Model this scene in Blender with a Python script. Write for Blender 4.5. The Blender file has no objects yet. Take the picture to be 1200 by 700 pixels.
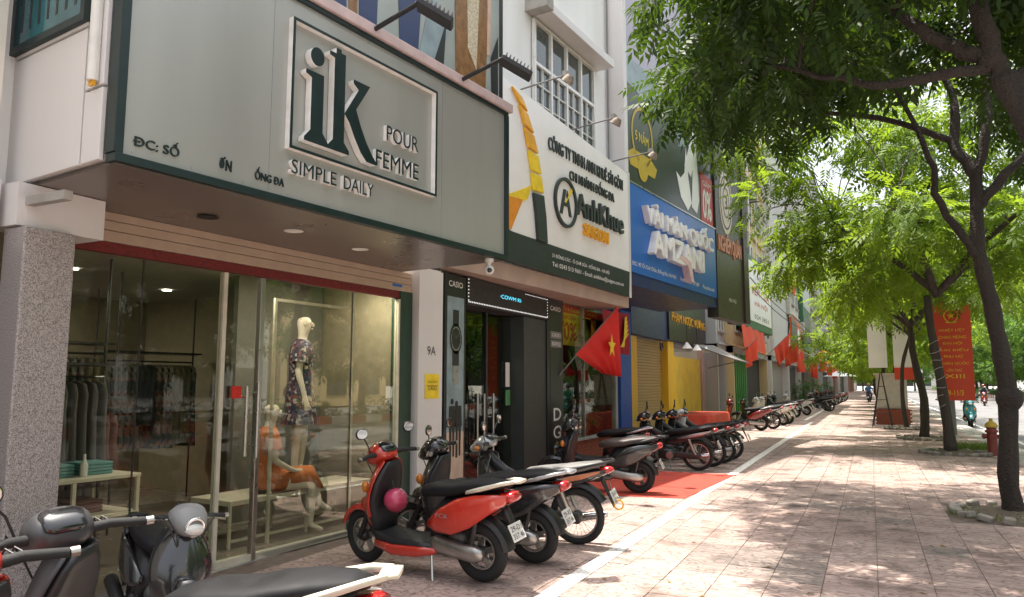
import bpy, bmesh, math, random
import numpy as np
from mathutils import Vector, Matrix
random.seed(7); rng = np.random.default_rng(7)
R = math.radians
S = bpy.context.scene
# ---------------------------------------------------------------- camera, sky, sun, exposure
cam = bpy.data.cameras.new('camera'); co = bpy.data.objects.new('camera', cam)
S.collection.objects.link(co); S.camera = co
cam.sensor_width = 36; cam.lens = 26.0; cam.clip_end = 3000; cam.clip_start = .05
co.location = (0, 0, 1.6); co.rotation_euler = (R(90 + 6.58), 0, R(25.7))
W = bpy.data.worlds.new('World'); S.world = W; W.use_nodes = True
SUN_DIR = Vector((-.94 * math.cos(R(78)), .34 * math.cos(R(78)), math.sin(R(78)))).normalized()
wn = W.node_tree.nodes; wl = W.node_tree.links
sky = wn.new('ShaderNodeTexSky'); sky.sky_type = 'NISHITA'; sky.sun_disc = False
sky.sun_elevation = R(78); sky.sun_rotation = math.atan2(SUN_DIR.x, SUN_DIR.y)
sky.air_density = 1.6; sky.dust_density = 6.0; sky.ozone_density = 1.0
hs = wn.new('ShaderNodeHueSaturation'); hs.inputs['Saturation'].default_value = .35
wl.new(sky.outputs[0], hs.inputs['Color']); wl.new(hs.outputs[0], wn['Background'].inputs[0])
wn['Background'].inputs[1].default_value = .15
sl = bpy.data.lights.new('sun', 'SUN'); so = bpy.data.objects.new('sun', sl); S.collection.objects.link(so)
sl.energy = 4.3; sl.angle = R(.55); sl.color = (1, .93, .82)
so.rotation_euler = SUN_DIR.to_track_quat('Z', 'Y').to_euler()
S.view_settings.view_transform = 'Standard'; S.view_settings.look = 'None'
S.view_settings.exposure = 1.22; S.view_settings.gamma = 1
C = S.collection

# ---------------------------------------------------------------- materials
MATS = {}
def mat(name, col, rough=.6, metal=0, var=.12, scale=8, bump=0, bscale=60, trans=0, alpha=1, emit=0, coat=0, spec=.5, streak=False):
    if name in MATS: return MATS[name]
    m = bpy.data.materials.new(name); m.use_nodes = True; MATS[name] = m
    n = m.node_tree.nodes; l = m.node_tree.links; p = n['Principled BSDF']
    p.inputs['Roughness'].default_value = rough; p.inputs['Metallic'].default_value = metal
    p.inputs['Specular IOR Level'].default_value = spec
    p.inputs['Coat Weight'].default_value = coat; p.inputs['Coat Roughness'].default_value = .08
    g = n.new('ShaderNodeNewGeometry'); no = n.new('ShaderNodeTexNoise')
    mp = n.new('ShaderNodeMapping'); l.new(g.outputs['Position'], mp.inputs[0]); l.new(mp.outputs[0], no.inputs['Vector'])
    if streak: mp.inputs['Scale'].default_value = (1, 1, .12)
    no.inputs['Scale'].default_value = scale; no.inputs['Detail'].default_value = 5
    mr = n.new('ShaderNodeMapRange'); mr.inputs[1].default_value = .3; mr.inputs[2].default_value = .7
    mr.inputs[3].default_value = 1 - var; mr.inputs[4].default_value = 1 + var
    l.new(no.outputs[0], mr.inputs[0])
    mx = n.new('ShaderNodeMix'); mx.data_type = 'RGBA'; mx.blend_type = 'MULTIPLY'; mx.inputs[0].default_value = 1
    mx.inputs['A'].default_value = (*col, 1); l.new(mr.outputs[0], mx.inputs['B'])
    l.new(mx.outputs['Result'], p.inputs['Base Color'])
    if rough > .15:
        m2 = n.new('ShaderNodeMapRange'); m2.inputs[1].default_value = .3; m2.inputs[2].default_value = .7
        m2.inputs[3].default_value = rough * .85; m2.inputs[4].default_value = min(1, rough * 1.15)
        l.new(no.outputs[0], m2.inputs[0]); l.new(m2.outputs[0], p.inputs['Roughness'])
    if bump:
        b = n.new('ShaderNodeBump'); b.inputs['Strength'].default_value = bump; b.inputs['Distance'].default_value = .035 if bump >= 1 else .01
        n2 = n.new('ShaderNodeTexNoise'); n2.inputs['Scale'].default_value = bscale; n2.inputs['Detail'].default_value = 4
        l.new(g.outputs['Position'], n2.inputs['Vector']); l.new(n2.outputs[0], b.inputs['Height']); l.new(b.outputs[0], p.inputs['Normal'])
    if emit:
        p.inputs['Emission Color'].default_value = (*col, 1); p.inputs['Emission Strength'].default_value = emit
    if alpha < 1: p.inputs['Alpha'].default_value = alpha
    return m
def glass_mat(name, tint, refl=1.0, alpha_dark=.85):
    m = bpy.data.materials.new(name); m.use_nodes = True; MATS[name] = m
    n = m.node_tree.nodes; l = m.node_tree.links; n.clear()
    o = n.new('ShaderNodeOutputMaterial'); t = n.new('ShaderNodeBsdfTransparent'); t.inputs[0].default_value = (*tint, 1)
    g = n.new('ShaderNodeBsdfGlossy'); g.inputs['Roughness'].default_value = .01
    f = n.new('ShaderNodeFresnel'); f.inputs[0].default_value = 1.5
    mu = n.new('ShaderNodeMath'); mu.operation = 'MULTIPLY_ADD'; mu.inputs[1].default_value = refl; mu.inputs[2].default_value = .01; mu.use_clamp = True
    l.new(f.outputs[0], mu.inputs[0]); x = n.new('ShaderNodeMixShader')
    l.new(mu.outputs[0], x.inputs[0]); l.new(t.outputs[0], x.inputs[1]); l.new(g.outputs[0], x.inputs[2]); l.new(x.outputs[0], o.inputs[0])
    return m
def leaf_mat(name, c1, c2, tcol, tw=.5):
    m = bpy.data.materials.new(name); m.use_nodes = True; MATS[name] = m
    n = m.node_tree.nodes; l = m.node_tree.links; n.clear()
    o = n.new('ShaderNodeOutputMaterial'); g = n.new('ShaderNodeNewGeometry')
    mx = n.new('ShaderNodeMix'); mx.data_type = 'RGBA'
    mx.inputs['A'].default_value = (*c1, 1); mx.inputs['B'].default_value = (*c2, 1); l.new(g.outputs['Random Per Island'], mx.inputs[0])
    p = n.new('ShaderNodeBsdfPrincipled'); p.inputs['Roughness'].default_value = .55; p.inputs['Specular IOR Level'].default_value = .35
    l.new(mx.outputs['Result'], p.inputs['Base Color'])
    t = n.new('ShaderNodeBsdfTranslucent'); t2 = n.new('ShaderNodeMix'); t2.data_type = 'RGBA'; t2.inputs[0].default_value = .7
    l.new(mx.outputs['Result'], t2.inputs['A']); t2.inputs['B'].default_value = (*tcol, 1); l.new(t2.outputs['Result'], t.inputs[0])
    x = n.new('ShaderNodeMixShader'); x.inputs[0].default_value = tw
    l.new(p.outputs[0], x.inputs[1]); l.new(t.outputs[0], x.inputs[2]); l.new(x.outputs[0], o.inputs[0])
    return m
def granite_mat():
    m = mat('granite', (.38, .35, .34), .3, var=.1, scale=3)
    n = m.node_tree.nodes; l = m.node_tree.links; g = n.new('ShaderNodeNewGeometry')
    v = n.new('ShaderNodeTexNoise'); v.inputs['Scale'].default_value = 150; v.inputs['Detail'].default_value = 3
    l.new(g.outputs['Position'], v.inputs['Vector'])
    r = n.new('ShaderNodeValToRGB'); e = r.color_ramp.elements
    e[0].position = .34; e[0].color = (.13, .115, .11, 1); e[1].position = .64; e[1].color = (.50, .455, .44, 1)
    k = e.new(.5); k.color = (.34, .30, .29, 1)
    l.new(v.outputs[0], r.inputs[0]); l.new(r.outputs[0], n['Principled BSDF'].inputs['Base Color']); return m
def paving_mat(name, c1, c2, cdark):
    m = bpy.data.materials.new(name); m.use_nodes = True; MATS[name] = m
    n = m.node_tree.nodes; l = m.node_tree.links; p = n['Principled BSDF']; p.inputs['Roughness'].default_value = .82
    g = n.new('ShaderNodeNewGeometry')
    big = n.new('ShaderNodeTexNoise'); big.inputs['Scale'].default_value = .7; big.inputs['Detail'].default_value = 8; big.inputs['Roughness'].default_value = .62
    fine = n.new('ShaderNodeTexNoise'); fine.inputs['Scale'].default_value = 45; fine.inputs['Detail'].default_value = 4
    for q in (big, fine): l.new(g.outputs['Position'], q.inputs['Vector'])
    wv = n.new('ShaderNodeTexWave'); wv.wave_type = 'BANDS'; wv.bands_direction = 'Y'; wv.wave_profile = 'SIN'
    wv.inputs['Scale'].default_value = 3.6; wv.inputs['Distortion'].default_value = 9; wv.inputs['Detail'].default_value = .6; wv.inputs['Detail Scale'].default_value = 3.2
    l.new(g.outputs['Position'], wv.inputs['Vector'])
    oi = n.new('ShaderNodeObjectInfo'); ad = n.new('ShaderNodeMath'); ad.operation = 'ADD'; l.new(oi.outputs['Random'], ad.inputs[0]); l.new(g.outputs['Random Per Island'], ad.inputs[1])
    fr = n.new('ShaderNodeMath'); fr.operation = 'FRACT'; l.new(ad.outputs[0], fr.inputs[0])
    mr = n.new('ShaderNodeMapRange'); mr.inputs[1].default_value = .36; mr.inputs[2].default_value = .66; l.new(big.outputs[0], mr.inputs[0])
    a = n.new('ShaderNodeMix'); a.data_type = 'RGBA'; a.inputs['A'].default_value = (*c1, 1); a.inputs['B'].default_value = (*c2, 1); l.new(mr.outputs[0], a.inputs[0])
    # individual slabs are more or less grimy
    m3 = n.new('ShaderNodeMapRange'); m3.inputs[3].default_value = .92; m3.inputs[4].default_value = 1.05; l.new(fr.outputs[0], m3.inputs[0])
    b = n.new('ShaderNodeMix'); b.data_type = 'RGBA'; b.blend_type = 'MULTIPLY'; b.inputs[0].default_value = 1; l.new(a.outputs['Result'], b.inputs['A']); l.new(m3.outputs[0], b.inputs['B'])
    # dirt settles in the stamped wave grooves
    m4 = n.new('ShaderNodeMapRange'); m4.inputs[1].default_value = .0; m4.inputs[2].default_value = .45; m4.inputs[3].default_value = 1.25; m4.inputs[4].default_value = 0; l.new(wv.outputs['Fac'], m4.inputs[0])
    m5 = n.new('ShaderNodeMath'); m5.operation = 'MULTIPLY'; l.new(m4.outputs[0], m5.inputs[0]); l.new(fine.outputs[0], m5.inputs[1])
    c = n.new('ShaderNodeMix'); c.data_type = 'RGBA'; l.new(m5.outputs[0], c.inputs[0]); l.new(b.outputs['Result'], c.inputs['A']); c.inputs['B'].default_value = (*cdark, 1)
    st = n.new('ShaderNodeTexNoise'); st.inputs['Scale'].default_value = 2.3; st.inputs['Detail'].default_value = 9; l.new(g.outputs['Position'], st.inputs['Vector'])
    m6 = n.new('ShaderNodeMapRange'); m6.inputs[1].default_value = .53; m6.inputs[2].default_value = .70; m6.inputs[3].default_value = 0; m6.inputs[4].default_value = .8; l.new(st.outputs[0], m6.inputs[0])
    d = n.new('ShaderNodeMix'); d.data_type = 'RGBA'; l.new(m6.outputs[0], d.inputs[0]); l.new(c.outputs['Result'], d.inputs['A']); d.inputs['B'].default_value = (*cdark, 1)
    l.new(d.outputs['Result'], p.inputs['Base Color'])
    s = n.new('ShaderNodeMath'); s.operation = 'MULTIPLY_ADD'; l.new(fine.outputs[0], s.inputs[0]); s.inputs[1].default_value = .5; l.new(wv.outputs['Fac'], s.inputs[2])
    bp = n.new('ShaderNodeBump'); bp.inputs['Strength'].default_value = .55; bp.inputs['Distance'].default_value = .012; l.new(s.outputs[0], bp.inputs['Height']); l.new(bp.outputs[0], p.inputs['Normal'])
    return m
def floral_mat(name, cols, scale):
    m = mat(name, (.3, .3, .3), .8, var=.1); n = m.node_tree.nodes; l = m.node_tree.links
    tc = n.new('ShaderNodeTexCoord'); v = n.new('ShaderNodeTexVoronoi'); v.inputs['Scale'].default_value = scale; l.new(tc.outputs['Object'], v.inputs['Vector'])
    r = n.new('ShaderNodeValToRGB'); r.color_ramp.interpolation = 'CONSTANT'
    s = n.new('ShaderNodeSeparateColor'); l.new(v.outputs['Color'], s.inputs[0]); l.new(s.outputs[0], r.inputs[0])
    e = r.color_ramp.elements; e[0].color = (*cols[0], 1); e[1].position = 1 / len(cols); e[1].color = (*cols[1], 1)
    for i, c in enumerate(cols[2:]): k = e.new((i + 2) / len(cols)); k.color = (*c, 1)
    l.new(r.outputs[0], n['Principled BSDF'].inputs['Base Color']); return m

M_black = mat('black_plastic', (.018, .018, .02), .42, var=.2, bump=.05)
M_gloss = mat('black_gloss', (.012, .012, .014), .15, coat=.8, var=.05)
M_rubber = mat('rubber', (.02, .02, .02), .85, bump=.2, bscale=150)
M_seat = mat('seat_vinyl', (.010, .010, .012), .6, spec=.25, var=.25, bump=.12, bscale=220)
M_brownseat = mat('brown_seat_vinyl', (.06, .045, .04), .5, var=.2, bump=.12, bscale=220)
M_redpaint = mat('red_paint', (.52, .035, .02), .25, coat=1, var=.06)
M_darkred = mat('dark_red_paint', (.20, .015, .015), .25, coat=1, var=.06)
M_whitepaint = mat('white_paint', (.72, .70, .66), .3, coat=.6, var=.06)
M_cream = mat('cream_plastic', (.62, .57, .46), .42, var=.1)
M_silverp = mat('silver_paint', (.42, .42, .43), .3, metal=.5, coat=.4, var=.05)
M_greypl = mat('grey_plastic', (.20, .20, .20), .5, var=.1)
M_blackpaint = mat('black_paint', (.02, .02, .022), .2, coat=1, var=.05)
M_tealpaint = mat('teal_paint', (.03, .22, .24), .25, coat=.8)
M_bluepaint = mat('blue_paint', (.03, .10, .32), .3, coat=.8)
M_alloy = mat('alloy', (.42, .41, .39), .35, metal=.9, var=.15, bump=.05)
M_darkalloy = mat('dark_alloy', (.07, .07, .07), .4, metal=.7)
M_chrome = mat('chrome', (.75, .75, .75), .12, metal=1, var=.03)
M_steel = mat('steel', (.5, .48, .45), .3, metal=.95, var=.06)
M_amber = mat('amber_lens', (.7, .22, .02), .2, coat=1)
M_taillens = mat('tail_lens', (.45, .01, .01), .15, coat=1)
M_clear = mat('headlamp_lens', (.62, .62, .6), .08, coat=1, spec=1)
M_mirror = mat('mirror_glass', (.7, .7, .7), .03, metal=1, var=0)
M_plate = mat('plate_white', (.75, .75, .72), .4)
M_ink = mat('plate_ink', (.03, .03, .03), .5)
M_pink = mat('pink_helmet', (.50, .05, .12), .35, coat=.5, var=.15)
M_granite = granite_mat()
M_panel = mat('sign_metal', (.38, .385, .36), .34, metal=.35, var=.10, scale=1.5, bump=.02, bscale=4, streak=True)
M_dgreen = mat('dark_green_metal', (.008, .022, .022), .4)
M_ledwhite = mat('letter_side_white', (.85, .83, .80), .4)
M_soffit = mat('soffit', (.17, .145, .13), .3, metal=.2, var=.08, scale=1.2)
M_pinktrim = mat('pinkish_trim', (.52, .40, .39), .45)
M_white = mat('white_wall', (.84, .83, .82), .8, var=.06, scale=1.5, bump=.05, streak=True)
M_whitepanel = mat('white_panel', (.70, .67, .66), .45, var=.05, scale=1.2, streak=True)
M_beige = mat('beige_shutter', (.46, .34, .25), .5, var=.06)
M_creamframe = mat('cream_frame', (.62, .58, .46), .45)
M_glass = glass_mat('shop_glass', (.92, .93, .88), .24)
M_winglass = mat('window_glass', (.05, .07, .07), .05, spec=1, var=.05)
M_tealglass = mat('teal_glass', (.03, .12, .14), .06, spec=1, var=.3, scale=3)
M_floorin = mat('shop_floor', (.22, .19, .16), .25, var=.1, scale=2)
M_wallin = mat('interior_wall', (.26, .225, .15), .8)
M_back = mat('display_backdrop', (.12, .115, .095), .8)
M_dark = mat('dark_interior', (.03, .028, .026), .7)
M_darkpanel = mat('dark_panel', (.022, .024, .026), .35)
M_greengrey = mat('green_grey_wall', (.05, .058, .054), .6)
M_redtrim = mat('red_trim', (.16, .018, .016), .7, var=.6, scale=60)
M_skin = mat('mannequin_skin', (.74, .66, .54), .45, var=.03)
M_orangecloth = mat('orange_cloth', (.48, .15, .045), .85, bump=.3, bscale=25)
M_floral = floral_mat('floral_dress', [(.02, .02, .035), (.36, .32, .29), (.03, .03, .07), (.18, .05, .05), (.02, .02, .025), (.07, .06, .12), (.03, .03, .04)], 38)
M_cloths = [mat('garment_black', (.02, .02, .022), .9, bump=.3, bscale=25), mat('garment_grey', (.07, .065, .06), .9, bump=.3, bscale=25), mat('garment_rust', (.12, .045, .03), .9, bump=.3, bscale=25), mat('garment_teal', (.10, .25, .24), .9), mat('garment_olive', (.12, .11, .06), .9), floral_mat('garment_print', [(.02, .02, .02), (.16, .15, .12), (.03, .04, .03), (.2, .08, .05)], 18)]
M_yellow = mat('yellow_paint', (.80, .50, .03), .6, var=.1, scale=3, streak=True)
M_orange = mat('sign_orange', (.75, .27, .02), .4)
M_gold = mat('sign_gold', (.80, .40, .02), .35)
M_brightyellow = mat('sign_yellow', (.85, .62, .02), .4)
M_signwhite = mat('sign_white', (.88, .87, .85), .35, var=.04, scale=2)
M_signblack = mat('sign_black', (.022, .032, .034), .4)
M_blue = mat('sign_blue', (.012, .13, .48), .35, var=.06, scale=2)
M_dblue = mat('dark_blue', (.015, .03, .12), .4)
M_colblue = mat('blue_column', (.01, .08, .36), .5)
M_brownsign = mat('brown_sign', (.055, .05, .038), .45)
M_brownedge = mat('brown_edge', (.05, .03, .035), .5)
M_copper = mat('copper_letters', (.55, .20, .10), .4)
M_signred = mat('sign_red', (.62, .03, .02), .5)
M_flag = mat('flag_red', (.72, .025, .02), .7, var=.08, bump=.2, bscale=8)
M_star = mat('flag_yellow', (.85, .60, .03), .6)
M_bannerred = mat('banner_red', (.68, .07, .03), .65, var=.06)
M_creambld = mat('cream_building', (.68, .52, .28), .8, var=.08, scale=1, bump=.05, streak=True)
M_ribbed = mat('ribbed_white', (.72, .70, .68), .5, var=.04)
M_greybld = mat('grey_building', (.42, .42, .42), .8, var=.12, scale=.8, streak=True)
M_palebld = mat('pale_building', (.60, .57, .53), .8, var=.1, scale=.6, streak=True)
M_pinkbld = mat('pink_building', (.55, .38, .34), .8, var=.1, scale=.6)
M_green = mat('green_door', (.03, .22, .03), .5)
M_orangesign = mat('orange_sign', (.70, .12, .03), .5)
M_greensign = mat('green_sign', (.04, .14, .06), .5)
M_awning = mat('grey_awning', (.16, .15, .14), .7)
M_concrete = mat('concrete', (.36, .34, .31), .9, var=.18, scale=5, bump=.3)
M_asphalt = mat('asphalt', (.17, .165, .17), .85, var=.1, scale=.6, bump=.35, bscale=120)
M_kerb = mat('kerb_stone', (.36, .33, .30), .85, var=.15, bump=.3)
M_kerbred = mat('kerb_red', (.38, .08, .05), .7)
M_kerbwhite = mat('kerb_white', (.68, .66, .62), .7)
M_mortar = mat('paving_bed', (.16, .12, .10), .95, var=.3, scale=10)
M_line = mat('line_paint', (.72, .70, .66), .75, var=.12, scale=12)
def wear(m, col, scale, lo, hi):   # paint scuffed through to the paving underneath
    n = m.node_tree.nodes; l = m.node_tree.links; p = n['Principled BSDF']; src = p.inputs['Base Color'].links[0].from_socket
    g = n.new('ShaderNodeNewGeometry'); t = n.new('ShaderNodeTexNoise'); t.inputs['Scale'].default_value = scale; t.inputs['Detail'].default_value = 8; t.inputs['Roughness'].default_value = .7; l.new(g.outputs['Position'], t.inputs['Vector'])
    r = n.new('ShaderNodeMapRange'); r.inputs[1].default_value = lo; r.inputs[2].default_value = hi; l.new(t.outputs[0], r.inputs[0])
    x = n.new('ShaderNodeMix'); x.data_type = 'RGBA'; l.new(r.outputs[0], x.inputs[0]); l.new(src, x.inputs['A']); x.inputs['B'].default_value = (*col, 1); l.new(x.outputs['Result'], p.inputs['Base Color'])
wear(M_line, (.36, .26, .23), 14, .54, .62)
M_redmat = mat('red_mat', (.46, .055, .035), .9, var=.25, scale=5, bump=.3)
wear(MATS['asphalt'], (.11, .11, .115), .5, .5, .62)
M_bark = mat('bark', (.06, .048, .038), .95, var=.35, scale=9, bump=1.0, bscale=32, streak=True)
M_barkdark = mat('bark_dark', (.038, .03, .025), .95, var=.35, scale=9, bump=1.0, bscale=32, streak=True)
M_soil = mat('soil', (.12, .09, .065), .95, var=.3, scale=12, bump=.6)
M_stone = mat('pit_stone', (.27, .24, .21), .9, var=.25, scale=9, bump=.5)
M_brick = mat('red_brick', (.33, .09, .055), .85, var=.2, scale=12, bump=.3)
M_hydrant = mat('hydrant_red', (.22, .045, .035), .55, var=.2, scale=30)
M_hydcap = mat('hydrant_yellow', (.55, .36, .05), .55)
M_pole = mat('pole_grey', (.17, .17, .165), .7, var=.15, streak=True)
M_wire = mat('white_wire', (.55, .53, .5), .5)
M_dwire = mat('dark_wire', (.02, .02, .02), .6)
M_cab = mat('cabinet_grey', (.52, .49, .42), .6, var=.1)
M_lamp = mat('downlight', (1, .93, .8), .5, emit=6)
M_led = mat('led_cyan', (.1, .65, .9), .5, emit=.7)
M_leddot = mat('led_white', (.8, .8, .8), .5, emit=.35)
M_terra = mat('terracotta', (.36, .15, .09), .8)
M_jeans = mat('print_jeans', (.03, .05, .13), .4)
M_printbrown = mat('print_brown', (.24, .12, .04), .4, var=.35, scale=14)
M_printgrey = mat('print_grey', (.34, .38, .36), .35, var=.15, scale=1.6)
M_printgreen = mat('print_green', (.018, .03, .024), .35, var=.5, scale=1.2)
M_lavender = mat('print_lavender', (.42, .38, .48), .4, var=.1, scale=1)
M_cyan = mat('cyan_panel', (.06, .30, .48), .5)
M_printskin = mat('print_skin', (.60, .42, .33), .5)
M_printcream = mat('print_cream', (.55, .48, .34), .5, var=.4, scale=50)
M_printteal = mat('print_teal', (.25, .33, .36), .4, var=.25, scale=4)
M_printorange = mat('print_sunset', (.62, .45, .36), .4)
M_leafn = leaf_mat('leaf_near_backlit', (.008, .022, .006), (.028, .062, .01), (.15, .27, .012), .28)  # backlit shade of the near crowns is put into these darker leaf colours
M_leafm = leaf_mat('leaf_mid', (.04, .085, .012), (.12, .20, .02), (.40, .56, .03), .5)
M_leaff = leaf_mat('leaf_far', (.045, .10, .02), (.09, .17, .03), (.22, .40, .04), .45)
M_leafs = leaf_mat('leaf_shrub', (.03, .08, .02), (.06, .13, .03), (.15, .3, .04), .35)
M_grass = leaf_mat('grass_blade', (.08, .14, .03), (.16, .22, .06), (.25, .4, .06), .4)
M_paveA = paving_mat('paving_pink', (.45, .335, .295), (.33, .23, .205), (.12, .085, .07))
M_paveG = paving_mat('paving_grey', (.33, .255, .225), (.22, .18, .16), (.07, .055, .05))
M_cloths_person = [mat('shirt_blue', (.06, .12, .3), .9), mat('shirt_green', (.05, .3, .16), .9), mat('trousers_dark', (.03, .03, .04), .9), mat('shirt_red', (.3, .05, .05), .9)]
M_humanskin = mat('human_skin', (.45, .27, .19), .6)
M_hair = mat('hair_black', (.01, .008, .008), .5)

# ---------------------------------------------------------------- helpers
def Fr(x, y, a=0, z=0): return Matrix.Translation((x, y, z)) @ Matrix.Rotation(-R(a), 4, 'Z')
I4 = Matrix.Identity(4)
ROOT = {}
class MB:
    def __init__(s, M=I4): s.v = []; s.f = []; s.M = M
    def add(s, vs, fs):
        o = len(s.v); s.v += [tuple(v) for v in vs]; s.f += [tuple(i + o for i in f) for f in fs]; return s
    def box(s, x0, x1, y0, y1, z0, z1):
        v = [(x, y, z) for z in (z0, z1) for x, y in ((x0, y0), (x1, y0), (x1, y1), (x0, y1))]
        return s.add(v, [(3, 2, 1, 0), (4, 5, 6, 7), (0, 1, 5, 4), (1, 2, 6, 5), (2, 3, 7, 6), (3, 0, 4, 7)])
    def obox(s, c, sz, rot):
        h = Vector(sz) / 2; v = []
        for z in (-1, 1):
            for x, y in ((-1, -1), (1, -1), (1, 1), (-1, 1)): v.append(Vector(c) + rot @ Vector((x * h.x, y * h.y, z * h.z)))
        return s.add(v, [(3, 2, 1, 0), (4, 5, 6, 7), (0, 1, 5, 4), (1, 2, 6, 5), (2, 3, 7, 6), (3, 0, 4, 7)])
    def plate(s, poly, x0, x1):   # polygon (y,z) facing +x, extruded x0..x1
        n = len(poly); ar = sum(poly[i][0] * poly[(i + 1) % n][1] - poly[(i + 1) % n][0] * poly[i][1] for i in range(n))
        if ar < 0: poly = poly[::-1]
        v = [(x0, y, z) for y, z in poly] + [(x1, y, z) for y, z in poly]
        return s.add(v, [tuple(range(n - 1, -1, -1)), tuple(range(n, 2 * n))] + [(i, (i + 1) % n, n + (i + 1) % n, n + i) for i in range(n)])
    def prismy(s, poly, y0, y1):  # polygon (x,z) extruded in y
        n = len(poly); v = [(x, y0, z) for x, z in poly] + [(x, y1, z) for x, z in poly]
        return s.add(v, [tuple(range(n)), tuple(range(2 * n - 1, n - 1, -1))] + [(i + n, (i + 1) % n + n, (i + 1) % n, i) for i in range(n)])
    def tube(s, pts, r, n=8, cap=True):
        pts = [Vector(p) for p in pts]; m = len(pts); rs = r if isinstance(r, (list, tuple)) else [r] * m
        u = None; V = []
        for i, p in enumerate(pts):
            t = (pts[min(i + 1, m - 1)] - pts[max(i - 1, 0)]).normalized()
            if u is None: u = t.orthogonal().normalized()
            else: u = (u - t * u.dot(t)).normalized()
            w = t.cross(u)
            for k in range(n): a = 2 * math.pi * k / n; V.append(p + (u * math.cos(a) + w * math.sin(a)) * rs[i])
        F = [(i * n + k, i * n + (k + 1) % n, (i + 1) * n + (k + 1) % n, (i + 1) * n + k) for i in range(m - 1) for k in range(n)]
        if cap: F += [tuple(range(n - 1, -1, -1)), tuple(range((m - 1) * n, m * n))]
        return s.add(V, F)
    def lathe(s, prof, c, axis=(0, 0, 1), n=20):  # prof: (r, h) along axis
        ax = Vector(axis).normalized(); u = ax.orthogonal().normalized(); w = ax.cross(u); c = Vector(c); V = []
        for r, h in prof:
            for k in range(n): a = 2 * math.pi * k / n; V.append(c + ax * h + (u * math.cos(a) + w * math.sin(a)) * max(r, 1e-4))
        m = len(prof)
        return s.add(V, [(i * n + k, i * n + (k + 1) % n, (i + 1) * n + (k + 1) % n, (i + 1) * n + k) for i in range(m - 1) for k in range(n)])
    def torus(s, c, Rr, r, n=24, k=8, axis=(0, 1, 0), sq=1):
        ax = Vector(axis).normalized(); u = ax.orthogonal().normalized(); w = ax.cross(u); c = Vector(c); V = []
        for i in range(n):
            a = 2 * math.pi * i / n; d = u * math.cos(a) + w * math.sin(a)
            for j in range(k): b = 2 * math.pi * j / k; V.append(c + d * (Rr + r * math.cos(b)) + ax * (r * sq * math.sin(b)))
        return s.add(V, [(i * k + j, ((i + 1) % n) * k + j, ((i + 1) % n) * k + (j + 1) % k, i * k + (j + 1) % k) for i in range(n) for j in range(k)])
    def ball(s, c, r, n=14, m=9):
        r = r if isinstance(r, (tuple, list)) else (r, r, r); V = []
        for i in range(m + 1):
            t = math.pi * i / m
            for k in range(n): a = 2 * math.pi * k / n; V.append((c[0] + r[0] * math.sin(t) * math.cos(a), c[1] + r[1] * math.sin(t) * math.sin(a), c[2] + r[2] * math.cos(t)))
        return s.add(V, [(i * n + k, (i + 1) * n + k, (i + 1) * n + (k + 1) % n, i * n + (k + 1) % n) for i in range(m) for k in range(n)])
    def loft(s, st, n=14, pw=2.6):  # st: (x, z, halfheight, halfwidth, tilt_deg, y)
        V = []
        for q in st:
            x, z, hh, hw = q[:4]; t = R(q[4]) if len(q) > 4 else 0; y = q[5] if len(q) > 5 else 0
            for k in range(n):
                a = 2 * math.pi * (k + .5) / n; ca, sa = math.cos(a), math.sin(a)
                cy = math.copysign(abs(ca) ** (2 / pw), ca) * hw; cz = math.copysign(abs(sa) ** (2 / pw), sa) * hh
                V.append((x - math.sin(t) * cz, y + cy, z + math.cos(t) * cz))
        m = len(st)
        F = [(i * n + k, (i + 1) * n + k, (i + 1) * n + (k + 1) % n, i * n + (k + 1) % n) for i in range(m - 1) for k in range(n)]
        F += [tuple(range(n)), tuple(range(m * n - 1, (m - 1) * n - 1, -1))]
        return s.add(V, F)
    def build(s, name, m, parent=None, smooth=False, bevel=0, sub=0, kind=None, label=None):
        me = bpy.data.meshes.new(name)
        M = s.M
        if parent is not None: M = ROOT.get(parent.name, I4).inverted() @ M
        ident = (M == I4)
        me.from_pydata([tuple(M @ Vector(v)) for v in s.v] if not ident else s.v, [], s.f)
        o = bpy.data.objects.new(name, me); C.objects.link(o)
        if m: me.materials.append(m)
        bm = bmesh.new(); bm.from_mesh(me); bmesh.ops.recalc_face_normals(bm, faces=bm.faces); bm.to_mesh(me); bm.free()
        if smooth:
            for p in me.polygons: p.use_smooth = True
            if smooth != 'all': me.set_sharp_from_angle(angle=R(40))
        if bevel:
            b = o.modifiers.new('bevel', 'BEVEL'); b.width = bevel; b.segments = 2; b.limit_method = 'ANGLE'
        if sub:
            b = o.modifiers.new('sub', 'SUBSURF'); b.levels = b.render_levels = sub
        if parent is not None:
            o.parent = parent; ROOT[o.name] = ROOT.get(parent.name, I4)
        if kind: o['kind'] = kind
        if label: o['label'] = label
        return o
def thing(name, label, cat, M=I4, group=None):
    o = bpy.data.objects.new(name, None); o.empty_display_size = .2; C.objects.link(o); o.matrix_world = M
    ROOT[o.name] = M.copy(); o['label'] = label; o['category'] = cat
    if group: o['group'] = group
    return o
def tag(o, label, cat, group=None):
    o['label'] = label; o['category'] = cat
    if group: o['group'] = group
    return o
def struct(o): o['kind'] = 'structure'; return o
def dup(root, M, label=None, group=None):
    def cp(o, par):
        c = o.copy(); C.objects.link(c)
        if par is not None: c.parent = par
        for ch in KIDS.get(o.name, []): cp(ch, c)
        return c
    build_kids()
    r = cp(root, None); r.matrix_world = M; ROOT[r.name] = M
    if label: r['label'] = label
    if group: r['group'] = group
    return r
KIDS = {}
def build_kids():
    KIDS.clear()
    for o in bpy.data.objects:
        if o.parent: KIDS.setdefault(o.parent.name, []).append(o)
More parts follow.
